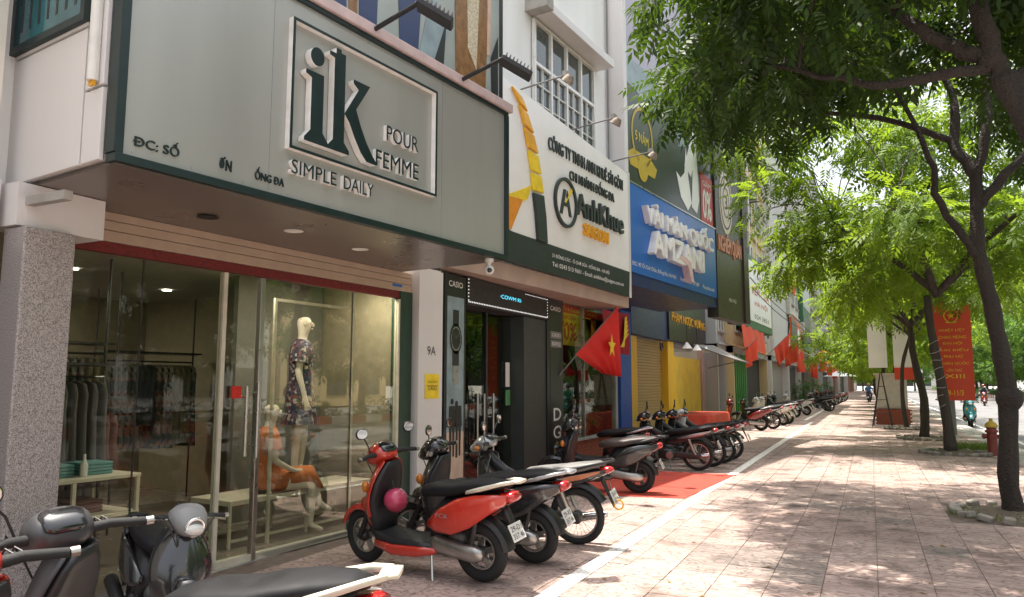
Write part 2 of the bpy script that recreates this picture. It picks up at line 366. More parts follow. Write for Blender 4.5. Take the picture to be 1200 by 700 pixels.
def text(name, s, M, parent, x, y0, y1, z0, z1, m, ext=.004, off=0, bold=0, nat=False):
    """letters on a facade facing local +x, filling y0..y1, z0..z1"""
    def mk(q):
        c = bpy.data.curves.new('t', 'FONT'); c.body = q; c.size = 1; c.resolution_u = 3
        o = bpy.data.objects.new('t', c); me = bpy.data.meshes.new_from_object(o)
        bpy.data.objects.remove(o); bpy.data.curves.remove(c); return me
    def ext_x(q):
        me = mk(q); xs = [v.co.x for v in me.vertices]; bpy.data.meshes.remove(me); return (min(xs), max(xs)) if xs else (0, 0)
    bars = []   # the stroke through the letter is its own small bar
    if 'Đ' in s:
        dw = ext_x('D'); dwid = dw[1] - dw[0]
        for i, ch in enumerate(s):
            if ch == 'Đ': e = ext_x(s[:i].replace('Đ', 'D') + 'D')[1]; bars.append((e - dwid - .09, e - dwid * .45))
        s = s.replace('Đ', 'D')
    me = mk(s)
    n = len(me.vertices); a = np.empty(n * 3, np.float32); me.vertices.foreach_get('co', a); a = a.reshape(-1, 3)
    lo, hi = a.min(0), a.max(0)
    b = MB(M); sy = (y1 - y0) / (hi[0] - lo[0]); sz = (z1 - z0) / (hi[1] - lo[1])
    P = [(y0 + (v[0] - lo[0]) * sy, z0 + (v[1] - lo[1]) * sz) for v in a]
    fs = [tuple(p.vertices) for p in me.polygons]
    # boundary edges -> sides
    cnt = {}
    for f in fs:
        for i in range(len(f)): e = (f[i], f[(i + 1) % len(f)]); cnt[e] = cnt.get(e, 0) + 1
    V = [(x + ext, y, z) for y, z in P]; F = list(fs)
    if ext > .006:
        V += [(x, y, z) for y, z in P]
        for (i, j) in cnt:
            if (j, i) not in cnt: F.append((j, i, i + n, j + n))
    bpy.data.meshes.remove(me)
    b.add(V, F)
    if bold:
        h = sz * .72
        for k, (dy, dz) in enumerate(((-bold, 0), (bold, 0), (0, bold * .7), (0, -bold * .7))):
            b.add([(vx - .0004 * (k + 1), vy + dy * h, vz + dz * h) for vx, vy, vz in V], F)
    for a0, a1 in bars:
        b.box(x, x + ext + .001, y0 + (a0 - lo[0]) * sy, y0 + (a1 - lo[0]) * sy, z0 + (.31 - lo[1]) * sz, z0 + (.39 - lo[1]) * sz)
    return b.build(name, m, parent)
def circ(cy, cz, r, n=24, rz=None, a0=0, a1=360):
    rz = rz or r; k = n if a1 - a0 >= 360 else n + 1
    return [(cy + r * math.cos(R(a0 + (a1 - a0) * i / n)), cz + rz * math.sin(R(a0 + (a1 - a0) * i / n))) for i in range(k)]
def ring(b, cy, cz, r0, r1, x0, x1, n=28, k=1):
    for i in range(n):
        a, c = 2 * math.pi * i / n, 2 * math.pi * (i + 1) / n
        b.plate([(cy + r0 * math.cos(a), cz + k * r0 * math.sin(a)), (cy + r1 * math.cos(a), cz + k * r1 * math.sin(a)), (cy + r1 * math.cos(c), cz + k * r1 * math.sin(c)), (cy + r0 * math.cos(c), cz + k * r0 * math.sin(c))], x0, x1)
    return b
def star(cy, cz, r, n=5, r2=None):
    r2 = r2 or r * .4
    return [(cy + (r if i % 2 == 0 else r2) * math.sin(math.pi * i / n), cz + (r if i % 2 == 0 else r2) * math.cos(math.pi * i / n)) for i in range(2 * n)]

# ---------------------------------------------------------------- the ground
struct(MB().box(-60, 400, -60, 600, -.5, -.16).build('ground', M_concrete))
rd = MB(); rd.box(3.28, 40, -20, 400, -.16, -.13); struct(rd.build('road', M_asphalt))
CAMF = Vector((-math.sin(R(25.7)), math.cos(R(25.7))))
pave = struct(MB().box(-9, 2.98, -6, 200, -.16, -.012).build('pavement', M_mortar))
TS = .4
tl = MB(); tl.box(0, TS - .006, 0, TS - .0045, -.03, 0)
tile_mesh = {}
for k, m in (('a', M_paveA), ('g', M_paveG)):
    o = tl.build('paving_tile', m); tile_mesh[k] = o.data; bpy.data.objects.remove(o)
def hole(x, y): return any(abs(x - px) < .62 and abs(y - py) < .75 for px, py in PITS)
PITS = [(1.55, 11.05), (1.68, 20.1), (1.35, 25.0), (1.1, 30.3), (.9, 36.5), (.75, 43), (.8, 50)]
grey_cells = set()
cells = []
for i in range(-13, 8):
    for j in range(0, 145):
        x, y = -.02 + i * TS, 2.2 + j * TS
        if x < -5.15 or x > 2.95 - TS: continue
        if hole(x + TS / 2, y + TS / 2): continue
        v = Vector((x + .2, y + .2)); d = v.dot(CAMF); lat = v.x * math.cos(R(25.7)) + v.y * math.sin(R(25.7))
        vis = d > 5.2 and abs(lat) < d * .71
        if x < -3.3 and y < 7.5: vis = False   # behind the parked scooters
        cells.append((0 if vis else 1, d, x, y))
cells.sort()
far = MB()
for n, (nv, d, x, y) in enumerate(cells):
    g = (6.6 < y < 7.5 and -1.7 < x < -.5) or (10.4 < y < 10.9 and -1.4 < x < -.3) or random.random() < .004
    if n < 290:
        o = bpy.data.objects.new('paving_tile', tile_mesh['g' if g else 'a']); C.objects.link(o)
        o.parent = pave; o.location = (x, y, random.uniform(-.002, .002)); o.rotation_euler = (random.uniform(-.004, .004), random.uniform(-.004, .004), 0)
    else: far.box(x, x + TS - .008, y, y + TS - .008, -.011, random.uniform(-.0015, .0015))
far.build('paving_tiles', M_paveA, pave, kind='stuff')
b = MB(); b.box(-9, 2.98, 60.2, 200, -.011, 0); b.build('distant_paving', M_paveA, pave)
b = MB(); b.box(-9, -5.14, -6, 60, -.011, -.001); b.build('threshold_paving', M_concrete, pave)
b = MB(); b.box(2.6, 2.98, -6, 60, -.011, -.0005); b.build('edge_paving', M_concrete, pave)
# kerb stones
kb = struct(MB().box(2.98, 3.28, -6, 14, -.16, .004).build('kerb', M_kerb))
ks = MB().box(0, .3, 0, .985, -.16, .006); o0 = ks.build('kerb_stone', M_kerb, kb, bevel=.012); o0.location = (2.98, 14, 0)
for i in range(1, 60):
    o = o0.copy(); C.objects.link(o); o.parent = kb; o.location = (2.98, 14 + i, random.uniform(-.004, .004))
MB().box(2.98, 3.28, 74, 220, -.16, .006).build('distant_kerb', M_kerb, kb)
gut = MB(); gut.box(3.28, 3.5, -6, 200, -.13, -.122); struct(gut.build('gutter', M_concrete))
# painted lines
b = MB(); b.box(-2.36, -2.21, 2.5, 33.5, .0015, .006); struct(b.build('white_line', M_line))
b = MB(); b.box(-2.75, -2.6, 35.5, 62, .0015, .006); struct(b.build('white_line', M_line))
b = MB(); b.box(3.85, 3.97, -6, 200, -.13, -.126); struct(b.build('road_edge_line', M_line))
# the median across the road with its red and white kerb
md = struct(MB().box(13.9, 17.5, -20, 300, -.16, .05).build('median', M_soil))
kr = [MB().box(0, .3, 0, .99, -.13, .2), MB().box(0, .3, 0, .99, -.13, .2)]
ob = [kr[0].build('kerb_block', M_kerbred, md), kr[1].build('kerb_block', M_kerbwhite, md)]
for k in range(2): ob[k].location = (13.6, -10 + k, 0)
for i in range(2, 130):
    o = ob[i % 2].copy(); C.objects.link(o); o.parent = md; o.location = (13.6, -10 + i, 0)

# ---------------------------------------------------------------- shop 1: clothing shop with the big signboard
FA = Fr(-5.18, 5.32, 4.5)      # glass line
FS = Fr(-3.8, 5.0, 7)          # signboard plane
shop = thing('clothing_shop', 'clothing shop with granite pillar and full height glass front under the grey ik signboard', 'shop', FA)
# upper floor bay (carries the signboard)
b = MB(FS); b.plate([(-2.13, 2.97), (2.19, 2.97), (2.19, 4.61), (-2.13, 4.61)], -1.3, -.09); b.box(-3.8, -1.3, -2.3, 2.3, 2.97, 6.6); b.build('upper_wall', M_white, shop)
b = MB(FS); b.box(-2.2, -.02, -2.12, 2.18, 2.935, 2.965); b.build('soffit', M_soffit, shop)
# side panels, looking towards the camera
side = -2.15
for (x0, x1, z0, z1) in ((-1.3, -.33, 2.96, 3.86), (-.31, -.1, 2.96, 3.42), (-.31, -.1, 3.44, 5.6), (-1.3, -.33, 3.88, 3.93)):
    MB(FS).box(x0, x1, side - .03, side, z0, z1).build('side_panel', M_whitepanel, shop, bevel=.004)
w = MB(FS).box(-1.25, -.36, side - .05, side - .01, 3.95, 5.6).build('window', M_tealglass, shop)
b = MB(FS); b.box(-1.3, -.31, side - .07, side, 3.9, 3.95); b.box(-.36, -.31, side - .07, side, 3.95, 5.6); b.box(-1.3, -1.25, side - .07, side, 3.95, 5.6); b.build('window_frame', M_dgreen, w)
for i in range(7):
    MB(FS).box(-1.2 + i * .12, -1.17 + i * .12, side - .045, side - .052, 4.05, 5.6).build('window_bar', M_darkpanel, w)
MB(FS).tube([(-.17, side - .06, 3.46), (-.17, side - .06, 5.6)], .035, 10).build('drain_pipe', M_whitepaint, shop, smooth=True)
MB(FS).box(-.2, -.15, side - .07, side - .05, 3.43, 3.46).build('pipe_bracket', M_gold, shop)
# granite pillar and trim above
MB().box(-5.16, -4.93, 2.9, 3.25, 0, 2.63).build('granite_pillar', M_granite, shop, bevel=.012)
MB().box(-5.35, -5.0, 2.88, 3.5, 2.64, 2.93).build('beige_cornice', M_whitepanel, shop)
MB().box(-5.0, -4.6, 2.93, 2.99, 2.78, 2.84).build('broken_rail', M_concrete, shop)
# shutter box above the glass
for z0, z1, x in ((2.70, 2.785, .03), (2.79, 2.865, .025), (2.87, 2.934, .02)):
    MB(FA).box(-.15, x, -2.1, 2.22, z0, z1).build('shutter_box_slat', M_beige, shop, bevel=.004)
MB(FA).box(-.06, .015, -1.95, 2.0, 2.615, 2.695).build('red_trim', M_redtrim, shop)
MB(FA).box(.026, .032, 1.85, 2.03, 2.745, 2.775).build('blue_sticker', M_blue, shop)
# glass front
for y0, y1 in ((-1.95, -1.27), (-1.26, -.5), (-.46, -.08), (-.03, 1.2), (1.21, 1.97)):
    MB(FA).box(-.006, .006, y0, y1, .06, 2.6).build('glass_pane', M_glass, shop)
for y in (-1.265, 1.205): MB(FA).box(-.008, .008, y - .004, y + .004, .05, 2.6).build('glass_seam', M_dark, shop)
for y0, y1 in ((-.5, -.46), (1.97, 2.0)): MB(FA).box(-.03, .03, y0, y1, .0, 2.6).build('cream_post', M_creamframe, shop)
MB(FA).box(-.03, .03, -.08, -.03, 0, 2.6).build('steel_post', M_steel, shop, bevel=.004)
MB(FA).box(-.03, .03, -.5, -.08, .0, .06).build('door_rail', M_creamframe, shop)
MB(FA).box(-.02, .02, -.03, 1.97, .0, .06).build('bottom_rail', M_creamframe, shop)
MB(FA).box(-.1, .03, 2.0, 2.23, 0, 2.7).build('green_frame', mat('green_frame', (.02, .05, .03), .4), shop)
for y, z0, z1 in ((-.25, .95, 1.58), (-.12, .93, 1.62)):
    hb = MB(FA); hb.tube([(.09, y, z0), (.09, y, z1)], .016, 10)
    for z in (z0 + .1, z1 - .1): hb.tube([(.0, y, z), (.09, y, z)], .009, 8)
    hb.build('door_handle', M_steel, shop, smooth=True)
MB(FA).box(.02, .04, -.37, -.27, 1.47, 1.58).build('red_door_tag', M_signred, shop)
# masonry pier with house number
MB(FA).box(-.5, .12, 2.25, 2.74, 0, 3.02).build('pier', M_whitepanel, shop)
MB(FA).box(-.5, .0, 2.74, 2.84, 0, 3.1).build('black_jamb', M_darkpanel, shop)
text('house_number', '9A', FA, shop, .121, 2.42, 2.59, 1.95, 2.06, M_ink)
pq = MB(FA).box(.12, .13, 2.38, 2.66, 1.42, 1.72).build('yellow_plaque', M_brightyellow, shop)
text('plaque_text', 'BIỂN HIỆU', FA, pq, .131, 2.42, 2.62, 1.61, 1.64, M_ink); text('plaque_text', 'CASIO', FA, pq, .131, 2.43, 2.61, 1.52, 1.57, M_ink)
MB(FA).box(.129, .132, 2.40, 2.64, 1.575, 1.58).build('plaque_line', M_ink, pq)
# interior
MB(FA).box(-5.2, .02, -2.2, 2.22, -.002, .045).build('shop_floor', M_floorin, shop)
MB(FA).box(-5.3, -5.2, -2.2, 2.22, 0, 2.93).build('back_wall', M_wallin, shop)
MB(FA).box(-5.3, -.2, -2.3, -2.2, 0, 2.93).build('side_wall', M_wallin, shop)
MB(FA).box(-5.3, -.12, 2.225, 2.3, 0, 2.93).build('side_wall', M_wallin, shop)
MB(FA).box(-5.3, -.16, -2.2, 2.22, 2.86, 2.92).build('shop_ceiling', mat('shop_ceiling', (.35, .33, .3), .8), shop)
MB(FA).box(-1.5, -1.42, .85, 2.2, .045, 2.85).build('display_backdrop', M_back, shop)
for (x, y) in ((-.7, -1.2), (-.7, -.3), (-.8, .8), (-1.0, 1.7), (-2.6, -1.4), (-2.6, -.4), (-4.4, -1.3), (-4.4, .4), (-3.4, 1.3)):
    MB(FA).lathe([(.0, 0), (.055, 0), (.06, -.006)], (x, y, 2.852), n=14).build('downlight', M_lamp, shop)
for (x, y, e) in ((-.22, .25, 17), (-.35, 1.7, 13), (-2.6, -1.0, 1.6), (-4.8, -.4, 18)):
    ld = bpy.data.lights.new('shop_lamp', 'AREA'); ld.shape = 'DISK'; ld.size = .35; ld.energy = e; ld.color = (1, .92, .78)
    lo = bpy.data.objects.new('shop_lamp', ld); C.objects.link(lo); lo.matrix_world = FA @ Matrix.Translation((x, y, 2.82))
for i, (x, y) in enumerate([(.72, -.35), (.62, .62)]):
    dl = MB(FA).lathe([(.0, 0), (.075, 0), (.085, -.004)], (x, y, 2.934), n=16); dl.build('soffit_downlight', M_ledwhite, shop)
MB(FA).lathe([(.0, 0), (.06, 0), (.09, -.01)], (.55, -1.1, 2.934), n=10).build('soffit_hole', M_dark, shop)
MB(FA).lathe([(.0, 0), (.045, 0)], (.45, 2.3, 2.933), n=10).build('soffit_hole', M_dark, shop)

# the signboard
sg = thing('shop_signboard', 'large brushed grey signboard with dark green raised ik letters in a rectangular frame', 'sign', FS)
MB(FS).box(-.06, 0, -2.12, 2.18, 2.97, 4.60).build('sign_panel', M_panel, sg)
for y in (-1.0, 1.05): MB(FS).box(0, .0012, y, y + .003, 3.0, 4.58).build('panel_joint', M_greypl, sg)
b = MB(FS)
for y in [-2.03 + .406 * i for i in range(11)]: b.lathe([(0, .004), (.006, .003), (.007, 0)], (0, y, 3.03), (1, 0, 0), 6); b.lathe([(0, .004), (.006, .003), (.007, 0)], (0, y, 4.55), (1, 0, 0), 6)
b.build('screw_heads', M_steel, sg, kind='stuff')
b = MB(FS); b.box(-.08, .03, -2.15, 2.21, 2.94, 2.995); b.box(-.08, .03, -2.15, 2.21, 4.58, 4.62); b.box(-.08, .03, -2.16, -2.10, 2.995, 4.58); b.box(-.08, .03, 2.16, 2.22, 3.0, 4.58); b.build('sign_border', M_dgreen, sg, bevel=.004)
def letterplate(poly, name='letter', d=.07):
    g = MB(FS).plate(poly, .005, d).build(name, M_ledwhite, sg)
    MB(FS).plate(poly, d + .001, d + .008).build('letter_face', M_dgreen, g)
def Lp(px):  # letter coordinates in metres on the sign
    return px
letterplate(circ(-.63, 4.165, .068, 20, .075))
letterplate([(-.74, 4.03), (-.56, 4.03), (-.56, 3.56), (-.50, 3.49), (-.50, 3.46), (-.74, 3.46), (-.74, 3.49), (-.68, 3.56), (-.68, 3.98), (-.74, 4.0)])
letterplate([(-.50, 4.27), (-.43, 4.27), (-.43, 4.32), (-.38, 4.32), (-.38, 4.29), (-.33, 4.29), (-.33, 3.55), (-.27, 3.49), (-.27, 3.46), (-.50, 3.46), (-.50, 3.49), (-.445, 3.55), (-.445, 4.23), (-.50, 4.24)])
letterplate([(-.325, 3.80), (-.17, 4.05), (-.23, 4.09), (-.23, 4.12), (-.04, 4.12), (-.20, 3.87), (-.14, 3.74), (-.07, 3.62), (0, 3.53), (.06, 3.47), (.05, 3.455), (-.06, 3.46), (-.13, 3.52), (-.20, 3.62), (-.27, 3.74)])
for s, y0, y1, z0, z1 in (('POUR', .22, .65, 3.735, 3.875), ('FEMME', .09, .66, 3.475, 3.62), ('SIMPLE', -.82, -.36, 3.185, 3.295), ('DAILY', -.28, .07, 3.185, 3.295)):
    g = text('lettering', s, FS, sg, 0, y0, y1, z0, z1, M_ledwhite, ext=.035, bold=.012)
    text('lettering_face', s, FS, g, .036, y0, y1, z0, z1, M_dgreen, ext=.003, bold=.006)
for s, y0, y1 in (('ĐC: SỐ', -2.02, -1.72), ('ƠN', -1.42, -1.32), ('ỐNG ĐA', -1.12, -.86)):
    text('lettering', s, FS, sg, 0, y0, y1, 3.07, 3.165, M_dgreen, ext=.012, bold=.008)
b = MB(FS); f0, f1, g0, g1, t = -.86, .91, 3.37, 4.41, .022
b.box(.0, .05, f0, f1, g0, g0 + t); b.box(0, .05, f0, f1, g1 - t, g1); b.box(0, .05, f0, f0 + t, g0 + t, g1 - t); b.box(0, .05, f1 - t, f1, g0 + t, g1 - t)
fm = b.build('letter_frame', M_ledwhite, sg)
b = MB(FS); b.box(.051, .056, f0, f1, g0, g0 + t); b.box(.051, .056, f0, f1, g1 - t, g1); b.box(.051, .056, f0, f0 + t, g0 + t, g1 - t); b.box(.051, .056, f1 - t, f1, g0 + t, g1 - t)
b.build('letter_frame_face', M_dgreen, fm)
# coping above sign and the fashion poster behind it
MB(FS).box(-.3, .06, -2.15, 2.26, 4.622, 4.72).build('pink_coping', M_pinktrim, shop, bevel=.01)
po = thing('fashion_poster', 'tall shop front fashion poster with jeans and brown trousers above the signboard', 'poster', FS)
MB(FS).box(-.18, -.12, -2.1, 2.3, 4.725, 6.6).build('poster_sheet', M_printgrey, po)
art = [(M_jeans, [(-.35, 4.73), (-.15, 4.73), (-.2, 6.14), (-.55, 6.14)]), (M_printbrown, [(-.12, 4.73), (-.02, 4.73), (-.05, 6.14), (-.2, 6.14)]), (M_jeans, [(0.0, 4.73), (.22, 4.73), (.26, 6.14), (-.02, 6.14)]),
       (M_jeans, [(.54, 4.73), (.8, 4.73), (.88, 5.84), (.48, 5.84)]), (M_printteal, [(.8, 4.73), (1.08, 4.73), (1.3, 5.24), (1.0, 5.54)]), (M_darkpanel, [(1.02, 4.73), (1.2, 4.73), (1.25, 5.34)]),
       (M_printbrown, [(1.42, 4.73), (1.95, 4.73), (2.02, 6.04), (1.38, 6.04)]), (M_printcream, [(1.62, 5.19), (1.78, 4.99), (1.84, 6.04), (1.6, 6.04)]), (M_printskin, [(1.98, 5.24), (2.04, 5.26), (2.06, 5.94), (1.99, 5.94)]),
       (M_darkpanel, [(2.08, 4.73), (2.2, 4.73), (2.2, 5.54), (2.06, 5.24)])]
for i, (m, pl) in enumerate(art): MB(FS).plate(pl, -.118 + .0007 * i, -.115 + .0007 * i).build('printed_figure', m, po)
MB(FS).box(-.18, -.11, 2.24, 2.3, 4.725, 6.6).build('poster_frame', M_darkpanel, po)
def floodlight(y, z, lab):
    t = thing('floodlight', lab, 'floodlight', FS @ Matrix.Translation((0, y, z)))
    G = FS @ Matrix.Translation((0, y, z))
    MB(G).tube([(-.1, 0, -.02), (.52, .03, .13)], .022, 8).build('arm', M_black, t, smooth=True)
    rt = Matrix.Rotation(R(38), 3, 'Z') @ Matrix.Rotation(R(30), 3, 'Y')
    MB(G).obox((.63, .12, .04), (.34, .18, .05), rt).build('lamp_housing', M_black, t, bevel=.01)
    b = MB(G)
    for k in range(8): b.obox(Vector((.63, .12, .04)) + rt @ Vector((-.14 + k * .04, 0, .04)), (.008, .19, .03), rt)
    b.build('cooling_fins', M_greypl, t)
    MB(G).tube([(.5, .02, .13), (.55, .04, .14), (.6, .1, .09)], .016, 6).build('bracket', M_black, t)
    return t
floodlight(.02, 4.66, 'left of the two black floodlights on arms above the grey ik signboard')
floodlight(1.3, 4.66, 'right of the two black floodlights above the grey signboard, by the brown trousers print')
cm = thing('security_camera', 'small white dome security camera under the lower right corner of the grey signboard', 'camera', FS @ Matrix.Translation((-.05, 1.95, 2.93)))
G = ROOT[cm.name]
MB(G).lathe([(.0, 0), (.05, 0), (.05, -.03), (.02, -.05), (.02, -.08)], (0, 0, 0), n=14).build('mount', M_whitepaint, cm, smooth=True)
MB(G).ball((0, 0, -.12), .055).build('housing', M_whitepaint, cm, smooth='all'); MB(G).ball((.03, -.035, -.13), .028).build('lens', M_gloss, cm, smooth='all')
# neighbour on the left edge
nb = thing('neighbour_house', 'plain cream house wall at the left edge beside the granite pillar', 'house', Fr(-5.3, 0))
MB().box(-9, -5.2, -5, 2.84, 0, 7.0).build('wall', mat('neighbour_wall', (.74, .70, .62), .8, var=.05, scale=1), nb)
MB().box(-5.2, -5.15, 1.5, 2.86, 0, 2.5).build('shutter', M_darkpanel, nb)
MB().box(-5.2, -5.12, -2, 2.84, 2.5, 2.95).build('lintel', M_whitepanel, nb)
# ---------------------------------------------------------------- things inside shop 1
def skin(name, J, E, m, parent=None, M=I4, sub=2):
    me = bpy.data.meshes.new(name); ks = list(J); idx = {k: i for i, k in enumerate(ks)}
    T = (ROOT.get(parent.name, I4).inverted() @ M) if parent is not None else M
    me.from_pydata([tuple(T @ Vector(J[k][:3])) for k in ks], [(idx[a], idx[b]) for a, b in E], [])
    o = bpy.data.objects.new(name, me); C.objects.link(o); me.materials.append(m)
    sk = o.modifiers.new('skin', 'SKIN'); sk.use_smooth_shade = True
    if not me.skin_vertices: me.attributes.new
    if len(me.skin_vertices) == 0:
        bpy.context.view_layer.objects.active = o
    for k in ks:
        r = J[k][3]; r = r if isinstance(r, tuple) else (r, r); sv = me.skin_vertices[0].data[idx[k]]; sv.radius = r; sv.use_root = (k == ks[0])
    s2 = o.modifiers.new('sub', 'SUBSURF'); s2.levels = s2.render_levels = sub
    if parent is not None: o.parent = parent; ROOT[o.name] = ROOT.get(parent.name, I4)
    return o
def figure(J0):
    """edges for a standard skeleton"""
    E = [('pelvis', 'waist'), ('waist', 'chest'), ('chest', 'neck'), ('neck', 'head0'), ('head0', 'head1'), ('head1', 'head2')]
    for s in 'lr':
        E += [('chest', 'sh' + s), ('sh' + s, 'el' + s), ('el' + s, 'wr' + s), ('wr' + s, 'pa' + s), ('pelvis', 'hip' + s), ('hip' + s, 'kn' + s), ('kn' + s, 'an' + s), ('an' + s, 'to' + s)]
        for k in range(4): E.append(('pa' + s, 'f%d' % k + s))
        E.append(('wr' + s, 'th' + s))
    return E
def hands(J):
    for s in 'lr':
        p = Vector(J['pa' + s][:3]); w = Vector(J['wr' + s][:3]); d = (p - w).normalized(); q = d.cross(Vector((1, 0, 0)))
        if q.length < .2: q = d.cross(Vector((0, 0, 1)))
        q = d.orthogonal().normalized() if q.length < .2 else q.normalized()
        q = d.cross(q).normalized()
        for k in range(4): e = p + d * (.075 - .008 * abs(k - 1.4)) + q * (k - 1.5) * .02; J['f%d' % k + s] = (*e, .007)
        J['th' + s] = (*(w + d * .06 + q * .04), .008)
    return J
def stand_joints(z0=0, sx=0):
    J = {'pelvis': (0, 0, z0 + .95, (.11, .15)), 'waist': (0, 0, z0 + 1.10, (.085, .11)), 'chest': (0, 0, z0 + 1.34, (.10, .15)), 'neck': (0, 0, z0 + 1.50, .045), 'head0': (.015, 0, z0 + 1.58, .062), 'head1': (.02, 0, z0 + 1.66, .088), 'head2': (.01, 0, z0 + 1.74, .07)}
    for s, k in (('l', 1), ('r', -1)):
        J.update({'sh' + s: (0, k * .18, z0 + 1.42, .05), 'el' + s: (-.02, k * .235, z0 + 1.14, .037), 'wr' + s: (.05, k * .25, z0 + .90, .024), 'pa' + s: (.07, k * .25, z0 + .83, .028),
                  'hip' + s: (0, k * .09, z0 + .88, .08), 'kn' + s: (.03 * k + .01, k * .09, z0 + .48, .052), 'an' + s: (.02 * k - .02, k * .085, z0 + .08, .033), 'to' + s: (.02 * k + .14, k * .09, z0 + .025, .025)})
    return hands(J)
def face(M, z, parent, m=None, x=.02):
    b = MB(M)
    b.ball((x + .088, 0, z - .01), (.016, .011, .022), 8, 6)
    o = b.build('nose', m or M_skin, parent, smooth='all')
    b = MB(M); b.ball((x + .078, 0, z - .05), (.012, .022, .007), 8, 5); b.build('mouth', m or M_skin, parent, smooth='all')
    for k in (-1, 1):
        MB(M).ball((x + .072, k * .032, z + .015), (.012, .015, .007), 8, 5).build('eye', m or M_skin, parent, smooth='all')
        MB(M).ball((x - .0, k * .086, z), (.016, .008, .028), 8, 5).build('ear', m or M_skin, parent, smooth='all')
# display bench
GB = FA @ Matrix.Translation((-.62, .95, .045))
be = thing('display_bench', 'long low white metal display bench under the two mannequins', 'bench', GB)
MB(GB).box(-.28, .3, -1.0, 1.0, .40, .45).build('bench_top', M_creamframe, be, bevel=.005)
for y in (-.98, 0, .98):
    for x in (-.26, .28): MB(GB).box(x - .012, x + .012, y - .012, y + .012, 0, .40).build('leg', M_creamframe, be)
for x in (-.26, .28): MB(GB).box(x - .01, x + .01, -.96, .96, .06, .085).build('stretcher', M_creamframe, be)
GF = FA @ Matrix.Translation((-.25, .35, .045))
df = thing('garment_stand', 'tall thin cream metal frame standing just inside the shop glass', 'display stand', GF)
for y in (0, 1.15): MB(GF).box(-.014, .014, y - .014, y + .014, 0, 2.42).build('post', M_creamframe, df)
MB(GF).box(-.014, .014, .014, 1.136, 2.39, 2.42).build('top_bar', M_creamframe, df)
GS = FA @ Matrix.Translation((-.66, 1.12, .495)) @ Matrix.Rotation(R(45), 4, 'Z') @ Matrix.Scale(1.07, 4)
mq = thing('mannequin', 'standing mannequin in a dark floral short sleeved dress', 'mannequin', GS)
JS = stand_joints(0); skin('body', JS, figure(JS), M_skin, mq, GS); face(GS, 1.66, mq)
b = MB(GS); V = [(0, .62, .19, .235), (0, .72, .175, .225), (0, .86, .155, .20), (0, .98, .145, .185), (0, 1.1, .115, .145), (0, 1.22, .128, .165), (0, 1.34, .135, .19), (0, 1.42, .12, .20), (0, 1.475, .085, .12), (0, 1.5, .06, .06)]
def tubeloft(b, V, n=20, wob=0):
    vs = []
    for i, (x, z, rx, ry) in enumerate(V):
        for k in range(n):
            a = 2 * math.pi * k / n; w = 1 + wob * math.sin(5 * a) * (1 - i / len(V))
            vs.append((x + rx * w * math.cos(a), ry * w * math.sin(a), z))
    return b.add(vs, [(i * n + k, i * n + (k + 1) % n, (i + 1) * n + (k + 1) % n, (i + 1) * n + k) for i in range(len(V) - 1) for k in range(n)])
tubeloft(b, V, wob=.05).build('dress', M_floral, mq, smooth='all', sub=1)
for k in (1, -1): MB(GS).tube([(0, k * .15, 1.42), (0, k * .20, 1.37), (-.01, k * .235, 1.24)], [.075, .08, .082], 14, cap=False).build('sleeve', M_floral, mq, smooth='all')
GQ = FA @ Matrix.Translation((-.50, .60, .045)) @ Matrix.Rotation(R(62), 4, 'Z')
ms = thing('mannequin', 'seated mannequin with crossed legs in an orange belted dress', 'mannequin', GQ)
J = {'pelvis': (-.05, 0, .56, (.12, .15)), 'waist': (-.06, 0, .72, (.09, .11)), 'chest': (-.05, 0, .95, (.10, .15)), 'neck': (-.04, 0, 1.11, .045), 'head0': (-.02, 0, 1.19, .062), 'head1': (-.015, 0, 1.27, .088), 'head2': (-.02, 0, 1.35, .07)}
for s, k in (('l', 1), ('r', -1)):
    J.update({'sh' + s: (-.05, k * .18, 1.03, .05), 'el' + s: (-.03, k * .25, .78, .037), 'wr' + s: (.2, k * .12, .66, .024), 'pa' + s: (.27, k * .09, .655, .027)})
J.update({'hipl': (.0, .09, .55, .085), 'knl': (.40, .05, .66, .055), 'anl': (.50, -.06, .30, .033), 'tol': (.62, -.08, .22, .024), 'hipr': (.0, -.09, .54, .085), 'knr': (.42, -.07, .52, .055), 'anr': (.40, -.06, .09, .033), 'tor': (.54, -.07, .025, .024)})
J = hands(J); skin('body', J, figure(J), M_skin, ms, GQ); face(GQ, 1.27, ms, x=-.015)
b = MB(GQ); V = [(-.04, .50, .17, .20), (-.05, .58, .165, .20), (-.06, .68, .135, .165), (-.06, .74, .115, .14), (-.055, .86, .128, .165), (-.05, .97, .13, .185), (-.045, 1.05, .11, .19), (-.04, 1.09, .08, .11), (-.04, 1.12, .06, .06)]
tubeloft(b, V, wob=.04).build('dress', M_orangecloth, ms, smooth='all', sub=1)
MB(GQ).loft([(-.02, .56, .12, .17), (.15, .57, .115, .16), (.32, .585, .11, .14), (.44, .58, .115, .125, 8), (.50, .52, .09, .11, 30)], 16, 2.3).build('skirt', M_orangecloth, ms, smooth='all')
MB(GQ).torus((-.06, 0, .74), .13, .016, axis=(0, 0, 1)).build('belt', M_orangecloth, ms, smooth='all')
for k in (1, -1): MB(GQ).tube([(-.05, k * .15, 1.04), (-.05, k * .2, 1.0), (-.035, k * .235, .88)], [.075, .08, .082], 14, cap=False).build('sleeve', M_orangecloth, ms, smooth='all')
